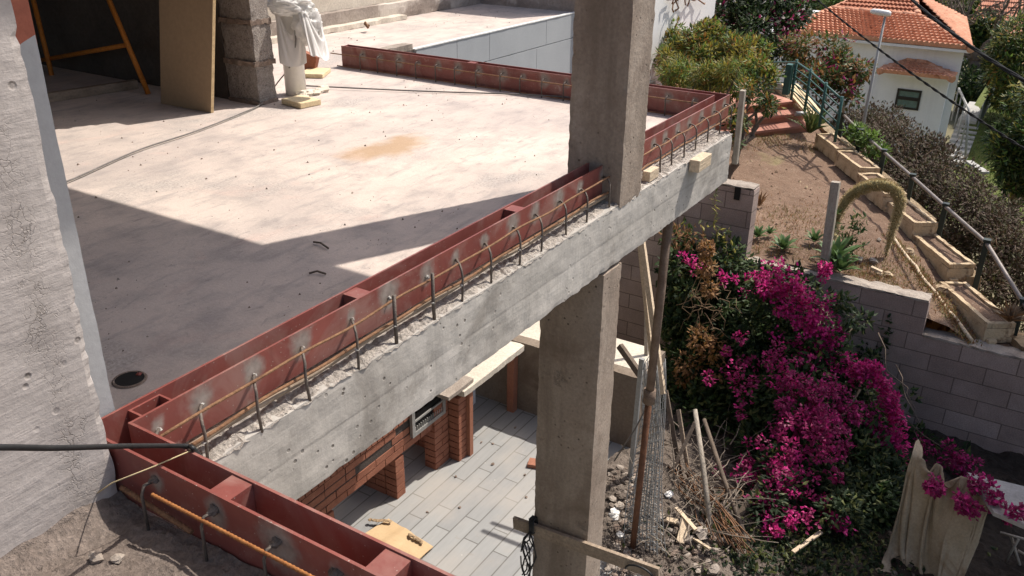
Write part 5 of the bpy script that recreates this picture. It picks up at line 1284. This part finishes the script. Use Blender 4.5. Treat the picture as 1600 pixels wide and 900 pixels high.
# potted plant at the railing end, small can
tuft('yucca', on(1265, 205, 2, GZ+.2), 60, .42, .016, [L['agave'], L['olive']], 'spiky grey green plant in front of the railing end', 'plant', .8)
m_ = MB(); q = on(1285, 228, 2, GZ); m_.stone(q, .14, 4); m_.build('garden_stone', M['planter'], None, 'pale boulder at the head of the planter row', 'stone')
m_ = MB(); q = on(1243, 178, 2, GZ+.36); m_.tube([q, q+Vector((.1, -.12, .0))], .035, 10); m_.build('tin_can', M['lampmetal'], None, 'small metal can lying on the front edge of the red landing', 'can')

# ================================================================== street lamp
lb = on(1337, 250, 0, 14); lt = on(1383, 26, 0, 14)
t = thing('street_lamp', 'slim grey street lamp with a flat white head standing beyond the fence', 'street lamp', Vector((lb.x, lb.y, -3.9)))
m_ = MB(); lo = lb+(lb-lt)*.5; m_.tube([lo, lb.lerp(lt, .3), lt], [.030, .026, .016], 12); m_.build('pole', M['lampmetal'], t)
m_ = MB(); a_, b_ = on(1360, 17, 0, 14), on(1392, 22, 0, 14); n = 8
m_.tube([a_, a_.lerp(b_, .12), a_.lerp(b_, .5), a_.lerp(b_, .9), b_], [.02, .038, .045, .042, .025], 12); m_.build('lamp_head', M['lampwhite'], t)

# ================================================================== white house
HX = 24.0
t = thing('white_house', 'white house with hipped clay tile roofs, one dark window and outside steps', 'house', (HX, 4, -5.3))
zE = on(1507, 84, 0, HX).z; yR = on(1505, 90, 0, HX).y
m_ = MB(); pl = [(HX, yR), (HX+5.2, yR+1.3), (HX+5.2, 7.2), (HX, 7.2)]
m_.add([(x, y, z) for z in (-6, zE+.1) for x, y in pl], [(3, 2, 1, 0), (4, 5, 6, 7)]+[(i, (i+1) % 4, 4+(i+1) % 4, 4+i) for i in range(4)]); m_.build('wall', M['housewhite'], t)
bayL, bayR = on(1362, 170, 0, HX-.2).y, on(1478, 150, 0, HX-.2).y; zB = on(1430, 120, 0, HX-.2).z
m_ = MB(); m_.box((HX-.2, bayR, -6), (HX-.002, bayL, zB+.02)); m_.build('bay', M['housewhite'], t)
# window
wx = HX-.2; w0, w1 = on(1397, 168, 0, wx), on(1441, 142, 0, wx)
wf = MB(); ya, yb = sorted((w0.y, w1.y)); za, zb = w0.z, w1.z; T = .05
for (a0, a1, c0, c1_) in ((ya, yb, za, za+T), (ya, yb, zb-T, zb), (ya, ya+T, za+T, zb-T), (yb-T, yb, za+T, zb-T), (ya+T, yb-T, (za+zb)/2-.02, (za+zb)/2+.06)): wf.box((wx-.03, a0, c0), (wx+.005, a1, c1_))
fo = wf.build('window', M['frame'], t); m_ = MB(); m_.box((wx-.012, ya+T, za+T), (wx-.004, yb-T, zb-T)); m_.build('pane', M['glass'], fo)
def tile_roof(e0, e1, r0, r1, rows, cols, m_, lift=.05, mi=0):
    """tiled slope between the eave e0-e1 and the ridge r0-r1, rows stepped, columns rolled"""
    nrm = (e1-e0).cross(r0-e0).normalized()
    if nrm.z < 0: nrm = -nrm
    per = 4
    for j in range(rows):
        for v0, v1 in ((j/rows, (j+1)/rows),):
            a0, a1 = e0.lerp(r0, v0), e1.lerp(r1, v0); b0_, b1_ = e0.lerp(r0, v1), e1.lerp(r1, v1)
            full = (e1-e0).length; n = max(2, int(cols*((a1-a0).length)/full)*per); vs = []
            for i in range(n+1):
                s = i/n; wv = abs(math.sin(math.pi*(s*(a1-a0).length/full*cols)))*.038
                jit = .006*noise.noise(Vector((i*.9, j*3.1, 0)))
                vs += [a0.lerp(a1, s)+nrm*(lift+wv+jit), b0_.lerp(b1_, s)+nrm*(wv*.9+jit), a0.lerp(a1, s)+nrm*(-.02)]
            fs = []
            for i in range(n): fs += [(i*3, i*3+3, i*3+4, i*3+1), (i*3+2, i*3+5, i*3+3, i*3)]
            m_.add(vs, fs, mi)
def ridge(m_, p, q, r=.09, mi=0):
    n = max(2, int((q-p).length/.34))
    for i in range(n):
        a_, b_ = p.lerp(q, i/n), p.lerp(q, (i+1.08)/n); m_.tube([a_, b_], [r*1.1, r*.9], 8, mi)
EL, ER = on(1222, 57, 0, HX-.35), on(1518, 77, 0, HX-.35); EL.z = ER.z
RL, RR = on(1298, 19, 0, HX+1.9), on(1434, 25, 0, HX+1.9); RL.z = RR.z
rf = MB(); tile_roof(EL, ER, RL, RR, 11, 38, rf, .065)
fo = rf.build('roof', M['roof'], t)
AP = on(1427, -12, 0, HX+4.2); BK = on(1503, 52, 0, HX+5.6); BK.z = ER.z; BL = Vector((HX+5.6, EL.y, EL.z))
rf = MB(); tile_roof(ER, BK, AP, AP+Vector((.05, 0, 0)), 16, 30, rf, .03); rf.build('roof_side', M['roof'], t)
rf = MB(); AL = Vector((AP.x, EL.y-1.2, AP.z)); tile_roof(RL, RR, AL.lerp(AP, .1), AP, 6, 20, rf, .05); rf.build('upper_slope', M['roofdark'], t)
rf = MB(); tile_roof(BL, EL, AL, RL, 10, 22, rf, .03); rf.build('roof_side', M['roof'], t)
rf = MB(); rf.add([AP, AL, BL, BK], [(0, 1, 2, 3)]); rf.add([EL-Vector((0, 0, .02)), ER-Vector((0, 0, .02)), BK-Vector((0, 0, .02)), BL-Vector((0, 0, .02))], [(0, 1, 2, 3)]); rf.build('roof_back', M['roofdark'], t)
rg = MB(); ridge(rg, RL, RR); ridge(rg, ER, RR); ridge(rg, EL, RL); ridge(rg, RR, AP, .1); rg.build('ridge_tiles', M['roof'], t)
m_ = MB(); m_.box((HX-.33, ER.y+.02, ER.z-.10), (HX+.3, EL.y-.02, ER.z-.035)); m_.build('soffit', M['housewhite'], t)
# little roof over the bay
A0, A1 = on(1373, 113, 0, HX-.75), on(1489, 123, 0, HX-.75); A0.z = A1.z = (A0.z+A1.z)/2
B0, B1 = on(1416, 96, 0, HX-.01), on(1448, 99, 0, HX-.01); B0.z = B1.z
ab = MB(); tile_roof(A0, A1, B0, B1, 5, 16, ab, .05)
C0, C1 = Vector((HX, A0.y, A0.z)), Vector((HX, A1.y, A1.z)); tile_roof(C1, A1, B1, B1+Vector((.0, .01, 0)), 4, 4, ab, .04); tile_roof(A0, C0, B0, B0+Vector((0, .01, 0)), 4, 4, ab, .04)
fo = ab.build('bay_roof', M['roof'], t)
rg = MB(); ridge(rg, A1, B1, .08); ridge(rg, A0, B0, .08); ridge(rg, B0, B1, .08); rg.build('ridge_tiles', M['roof'], fo)
m_ = MB(); m_.box((HX-.70, A1.y+.03, A0.z-.06), (HX-.01, A0.y-.03, A0.z-.01)); m_.build('bay_soffit', M['housewhite'], t)
# steps beside the house with a wire railing
M['stepconc'] = mat('step_concrete', (.36, .35, .33), (.46, .45, .42), 3, .9, .2, 40)
st = thing('garden_steps', 'pale concrete steps descending beside the right corner of the white house', 'steps', (HX, 1.6, -5.2))
N_ = 8; sa, sb = on(1478, 251, 0, HX), on(1508, 252, 0, HX); ta = on(1489, 188, 0, HX+2.4)
for k in range(N_):
    s = k/N_; z = sa.z+(ta.z-sa.z)*s; x = HX+2.4*s
    m_ = MB(); m_.box((x, sb.y, -6), (x+.32, yR-.02, z)); m_.build('tread', M['stepconc'], st)
m_ = MB(); m_.box((HX+2.41, sb.y+.1, -6), (HX+5, yR-.02, ta.z+.05)); m_.build('upper_path', M['stepconc'], st)
fn = thing('step_railing', 'thin grey railing beside the steps of the white house', 'railing', (HX, sb.y, -5))
pts = [on(1508, 252, 0, HX), on(1514, 172, 0, HX), on(1498, 138, 0, HX+3)]
m_ = MB(); m_.tube(pts, .03, 6); m_.build('rail', M['lampmetal'], fn)
for k in range(4):
    p = pts[1].lerp(pts[2], k/3.0); m_ = MB(); m_.tube([p, p-Vector((0, 0, .9))], .02, 6); m_.build('post', M['lampmetal'], fn)
M['netting'] = mat('dark_netting', (.05, .06, .05), (.08, .09, .08), 5, .9, .2, 40)
m_ = MB(); m_.box((HX+1.0, sb.y-.03, -4.3), (HX+5, sb.y-.015, ta.z+.75)); m_.build('netting', M['netting'], fn)

def lawn_z(x, y):
    k = max(0, min(1, (x-HX-.1)/2.5)); return -5.06+(ta.z+.02+5.06)*k+.012*max(0, x-HX-2.6)
# lawn right of the house
m_ = MB(); n = 40
for i in range(n+1):
    for j in range(n+1):
        x = 19+i*.55; y = -9+j*.27; m_.v.append(Vector((x, y, lawn_z(x, y)+.05*noise.noise(Vector((x*.5, y*.5, 0))))))
for i in range(n):
    for j in range(n):
        a_ = i*(n+1)+j; m_.f.append([a_, a_+n+1, a_+n+2, a_+1]); m_.mi.append(0); m_.sm.append(True)
m_.build('lawn', M['lawn'], kind='structure')
m_ = MB()
for k in range(12000):
    x, y = random.uniform(20, 38), random.uniform(-1, 1.5); leaf(m_, (x, y, lawn_z(x, y)-.02), (rnd_dir()*.5+Vector((0, 0, 1))).normalized(), .12, .02, random.randrange(2))
m_.build('lawn_grass', [L['olive'], L['lime']], kind='stuff')
board_p = [on(1513, 252, 2, -4.9), on(1540, 270, 2, -4.9)]
m_ = MB(); m_.bar(board_p[0], board_p[1], .18, .05); m_.build('stepping_stone', M['stepconc'], None, 'pale stone strip set into the lawn below the house steps', 'stone')

# ================================================================== white building behind the terrace
t = thing('white_building', 'plain white building rising behind the bushes right of the upper column', 'building', (14, 6, -3))
wyp = 5.55
m_ = MB(); m_.box((9.3, wyp, -4), (16.0, 12, 1.6)); m_.build('wall', M['whitewall'], t)
m_ = MB(); m_.box((9.25, wyp-.12, -4), (13.2, wyp-.002, -1.55)); m_.build('plinth', M['cream'], t)
an = thing('wall_bracket', 'rusty twisted wire bracket hanging on the white building', 'bracket', on(1062, 5, 1, wyp))
m_ = MB(); P_ = lambda x, y: on(x, y, 1, wyp-.06)
for k in range(7):
    q0 = (1044+k*6, -8+random.uniform(-4, 6)); ln_ = [q0]
    for h_ in range(5): ln_.append((ln_[-1][0]+random.uniform(-7, 8), ln_[-1][1]+random.uniform(-3, 8)))
    m_.tube([P_(*p)+Vector((0, random.uniform(-.05, .03), 0)) for p in ln_], .012, 6)
m_.build('wire', M['rustbar'], an)

# ================================================================== hedge, shrubs, trees
random.seed(41)
t = thing('hedge', 'long dry brown hedge running down the slope just outside the pipe fence', 'hedge', FB+FN*1.2+Vector((0, 0, -4.2)))
lf = MB(); tw = MB()
edge = [(1345, 172), (1375, 168), (1405, 180), (1435, 196), (1462, 218), (1490, 240), (1520, 268), (1550, 298), (1580, 330), (1610, 362), (1650, 400)]
HO = 1.5
ptsH = [fplane(x, y, HO) for x, y in edge]
for i in range(len(ptsH)-1):
    a_, b_ = ptsH[i], ptsH[i+1]; n = max(2, int((b_-a_).length/.22))
    for k in range(n):
        c = a_.lerp(b_, k/n); 
        for dz in range(9):
            q = c+Vector((0, 0, -.22-.27*dz))+FN*random.uniform(-.55, .35)+FD*random.uniform(-.1, .1)
            clump(lf, q, random.uniform(.22, .34), 440 if dz < 3 else 230, .062, .034, [0, 0, 0, 1, 2, 2], 0, .2)
        for _ in range(2):
            u = c+Vector((0, 0, -.3))+FN*random.uniform(-.5, .3); v_ = u+(rnd_dir()+Vector((0, 0, 1.2))).normalized()*random.uniform(.2, .42); branch(lf, u, v_, .005, .002, .12, 4, 4)
lf.build('foliage', [L['mauve'], L['mauve2'], L['hedgegreen'], L['deep'], M['twig']], t)

def at(px, py, x): return on(px, py, 0, x)
def gz(p): return Vector((p.x, p.y, yard_z(p.x, p.y)-.1))
SH = [L['green'], L['yellow'], L['olive'], L['orange'], L['deep'], L['lime']]
def shrub(name, label, cat, base, bl, wts, ln, wd, dens, tr=.06, mats=None, group=None):
    return crown_tree(name, label, cat, base, [(at(px, py, x), r) for px, py, x, r in bl], mats or SH, wts, ln, wd, dens, tr, group)
shrub('garden_shrub', 'golden green feathery shrub against the white building behind the red channel', 'shrub', gz(at(1100, 150, 13.2)),
      [(1075, 95, 13.4, .42), (1105, 70, 13.6, .40), (1130, 95, 13.2, .42), (1060, 110, 13.0, .32), (1045, 75, 13.8, .28), (1160, 100, 13.0, .35), (1100, 115, 12.8, .40), (1135, 125, 12.4, .35), (1175, 85, 13.4, .28), (1060, 60, 14.0, .3), (1120, 60, 13.8, .3), (1150, 75, 13.4, .34), (1090, 95, 13.0, .4), (1190, 110, 12.6, .26), (1080, 75, 13.5, .35)], (2, 6, 4, 2, 1, 3), .095, .036, 330)
shrub('feathery_bush', 'pale yellow green feathery bush just behind the red channel right of the upper column', 'shrub', gz(at(1070, 150, 11)),
      [(1060, 115, 11.2, .22), (1085, 122, 11.0, .25), (1110, 128, 10.9, .22), (1040, 100, 11.5, .18), (1150, 120, 10.8, .22), (1075, 105, 11.4, .2), (1130, 120, 11.0, .2)], (1, 6, 4, 1, 0, 4), .10, .018, 520)
shrub('step_bush', 'orange tinged glossy bush beside the terracotta steps', 'shrub', Vector((10.3, 3.2, GZ)),
      [(1168, 150, 10.5, .22), (1192, 160, 10.6, .17), (1158, 180, 10.2, .20), (1180, 140, 10.9, .2), (1210, 165, 10.8, .09), (1155, 212, 10.0, .15), (1148, 190, 10.0, .15), (1200, 150, 10.9, .12)], (5, 1, 2, 2, 3, 0), .075, .036, 230)
shrub('flowering_tree', 'dark tree with a few white and purple flowers beside the white building', 'tree', gz(at(1175, 130, 17)),
      [(1150, 20, 17, .65), (1190, 15, 17.5, .70), (1165, 60, 16.6, .55), (1215, 40, 17.5, .55), (1230, 0, 18, .55), (1135, -15, 17.4, .6), (1210, 75, 16.8, .4), (1180, 95, 16.2, .4), (1240, 25, 17.8, .35)], (5, 0, 1, 0, 7, 1, 1), .12, .06, 95, .1, mats=SH[:4]+[L['deep'], L['purple'], L['whitefl']])
shrub('bougainvillea_bush', 'loose bougainvillea bush with rusty leaves and faded pink bracts behind the green railing', 'bougainvillea', gz(at(1290, 190, 16)),
      [(1265, 85, 16.5, .48), (1300, 85, 16.3, .45), (1330, 100, 16.0, .36), (1290, 115, 15.8, .45), (1320, 130, 15.6, .38), (1340, 115, 15.8, .25), (1255, 110, 16.0, .35), (1240, 75, 16.8, .35), (1330, 150, 15.5, .25), (1275, 140, 15.6, .35)], (3, 0, 3, 3, 2, 1, 0), .10, .05, 120, .07, mats=SH[:4]+[L['brown'], L['purple'], L['magenta']])
shrub('lime_bush', 'bright green leafy plant growing through the fence above the planters', 'shrub', fplane(1350, 245, .3),
      [(1345, 212, 12.4, .16), (1362, 225, 12.2, .18), (1372, 240, 12.0, .14), (1335, 200, 12.6, .14)], (2, 0, 1, 0, 0, 5), .08, .04, 330, .03)
TREE = (4, 1, 4, 0, 4, 1)
crown_tree('added_shade_tree', 'added unseen leafy tree, placed to shade the courtyard corner', 'tree', Vector((11.6, -3.2, -4.0)), [(Vector((10.5, -.66, 4.0)), .5), (Vector((10.25, -.85, 3.9)), .42), (Vector((10.7, -.4, 4.1)), .42), (Vector((10.9, -1.3, 4.0)), .6), (Vector((11.4, -2.2, 4.2)), .9)], SH, TREE, .12, .06, 260, .12)  # unseen tree, added only to cast shade on the bougainvillea corner
shrub('mango_tree', 'dense dark green tree at the right edge beside the lawn', 'tree', gz(at(1585, 330, 19)),
      [(1598, 215, 19, .62), (1612, 178, 19.3, .70), (1592, 250, 18.6, .5), (1632, 230, 18.8, .8), (1590, 288, 18.4, .42), (1625, 290, 18.4, .6), (1575, 232, 18.8, .3)], TREE, .15, .05, 85, .14)
shrub('mango_tree', 'lighter bushy tree behind the dark one, above the lawn', 'tree', gz(at(1580, 200, 27)),
      [(1585, 100, 27, .8), (1612, 80, 27.5, 1.1), (1598, 130, 26.5, .8), (1568, 118, 27.2, .5), (1615, 120, 26.5, .9), (1570, 150, 27, .4)], (4, 3, 4, 1, 2, 1), .17, .06, 60, .16)
shrub('lawn_shrub', 'dark shrub in the shade at the far end of the lawn', 'shrub', gz(at(1530, 150, 33)),
      [(1520, 135, 33, .7), (1540, 140, 33, .8), (1518, 110, 34, .7), (1550, 125, 34, .8), (1565, 145, 32, .7)], (4, 0, 2, 0, 5, 0), .18, .07, 50, .1)
# bare tree
t = thing('bare_tree', 'leafless grey tree with a leaning trunk behind the white house', 'tree', gz(at(1511, 140, 34)))
m_ = MB(); tw = MB(); b0 = at(1511, 148, 34); f1 = at(1524, 95, 34); branch(m_, b0-Vector((0, 0, .6)), f1, .28, .2, .02)
random.seed(15)
def grow(p, d, ln, r, lv):
    q = p+d*ln; branch(m_, p, q, r, r*.6, .06, 5)
    if lv >= 4: return
    for k in range(3 if lv > 0 else 5):
        dd = (d+rnd_dir()*.85); dd.z = abs(dd.z)*.8+.05; grow(q, dd.normalized(), ln*random.uniform(.6, .8), r*.55, lv+1)
for dd in ((-.2, .5, .8), (.1, -.4, .9), (0, .9, .5), (.2, -.8, .6)): grow(f1, Vector(dd).normalized(), 1.0, .13, 0)
m_.build('trunk', M['bark'], t)
# grassy hump and far roofs
shrub('grass_hump', 'bright green shrub mass seen just over the tiled ridge', 'shrub', gz(at(1340, 40, 38)), [(1320, 2, 38, .9), (1345, 4, 38, .9), (1368, 6, 38, .7), (1300, 0, 38, .6)], (1, 0, 3, 0, 0, 5), .22, .04, 60)
shrub('yellow_tree', 'yellow green treetop behind the far side of the house roof', 'tree', gz(at(1280, 30, 40)), [(1262, 4, 40, .8), (1285, -4, 40, .8), (1240, 0, 41, .8), (1480, -3, 46, .8), (1470, 6, 45, .6)], (3, 3, 3, 0, 1, 1), .22, .07, 40)
def far_house(pxl, pxr, py, x, h, label, pitch=.35):
    a_, b_ = at(pxl, py, x), at(pxr, py, x); b_.z = a_.z
    t = thing('distant_house', label, 'house', Vector((x, (a_.y+b_.y)/2, a_.z-3)))
    m_ = MB(); m_.box((x, b_.y+.2, a_.z-h), (x+7, a_.y-.2, a_.z)); m_.build('wall', M['whitewall'], t)
    wd = (a_.y-b_.y); rL, rR = Vector((x+3.6, a_.y-wd*.25, a_.z+2.4*pitch/.35)), Vector((x+3.6, b_.y+wd*.25, a_.z+2.4*pitch/.35)); e0, e1 = a_+Vector((-.4, 0, 0)), b_+Vector((-.4, 0, 0))
    g0, g1_ = e0+Vector((7.8, 0, 0)), e1+Vector((7.8, 0, 0)); rf = MB()
    tile_roof(e0, e1, rL, rR, 12, 24, rf, .05); tile_roof(e1, g1_, rR, rR+Vector((.02, 0, 0)), 12, 20, rf, .05); tile_roof(g0, e0, rL, rL+Vector((.02, 0, 0)), 12, 20, rf, .05); rf.add([g0, g1_, rR, rL], [(0, 1, 2, 3)]); rf.build('roof', M['rooffar'], t)
far_house(1500, 1592, 62, 48, 4, 'far house with an orange roof behind the bare tree')
far_house(1440, 1580, 28, 75, 4, 'more distant pinkish roof above the bare tree, top right of the photo')
far_house(1268, 1330, 14, 55, 4, 'small far roof peeping over the left end of the house ridge')
far_house(1560, 1680, 12, 95, 4, 'pale roof farthest away at the top right corner')
far_house(1380, 1440, 8, 60, 4, 'far pinkish roof behind the peak of the white house')
lw = thing('garden_wall', 'pale flat topped wall left of the house roof', 'wall', at(1262, 40, 26))
m_ = MB(); a_, b_ = at(1240, 18, 27), at(1298, 22, 27); m_.box((27, b_.y, a_.z-3), (27.3, a_.y, a_.z)); m_.build('wall_body', M['whitewall'], lw)
random.seed(91)
lab = ['rounded green treetop in the far background', ]
for i, (px, py, x, r, lb_) in enumerate(((1545, 20, 60, 1.3, 'far green treetop above the bare tree'), (1590, 35, 52, 1.1, 'far olive treetop at the right edge'), (1500, 8, 70, 1.2, 'far treetop beside the pinkish roof'), (1585, 5, 85, 1.8, 'farthest dark treetop in the top right corner'), (1535, 45, 45, .8, 'brownish far bush behind the bare branches'), (1460, 15, 58, .8, 'far treetop close to the peak of the house roof'))):
    shrub('distant_tree', lb_, 'tree', gz(at(px, py+30, x)), [(px, py, x, r), (px+10, py+8, x, r*.8), (px-12, py+6, x, r*.7)], (4, 1, 4, 0, 3, 0), .3, .12, 28)

# ================================================================== overhead cables
def sag(p, q, s, n=24):
    return [p.lerp(q, i/n)-Vector((0, 0, s*4*(i/n)*(1-i/n))) for i in range(n+1)]
m_ = MB(); u, v_ = at(1380, -45, 14), at(1680, 170, 9); pts = sag(u, v_, .12)
for k in range(3):
    m_.tube([p+Vector((0, .011*math.cos(i*1.1+k*2.1), .011*math.sin(i*1.1+k*2.1))) for i, p in enumerate(pts)], .0115, 7)
m_.build('overhead_cable', M['wire'], None, 'thick black bundled cable crossing the top right corner', 'cable')
m_ = MB(); u, v_ = at(1200, -70, 15), at(1680, 282, 9.5); n = 160; pts = sag(u, v_, .14, n)
for k in range(2):
    m_.tube([p+Vector((0, .008*math.cos(i*.8+k*3.14), .008*math.sin(i*.8+k*3.14))) for i, p in enumerate(pts)], .0078, 6)
m_.build('overhead_cable', M['wire'], None, 'thin twisted black cable slanting across the white house', 'cable')
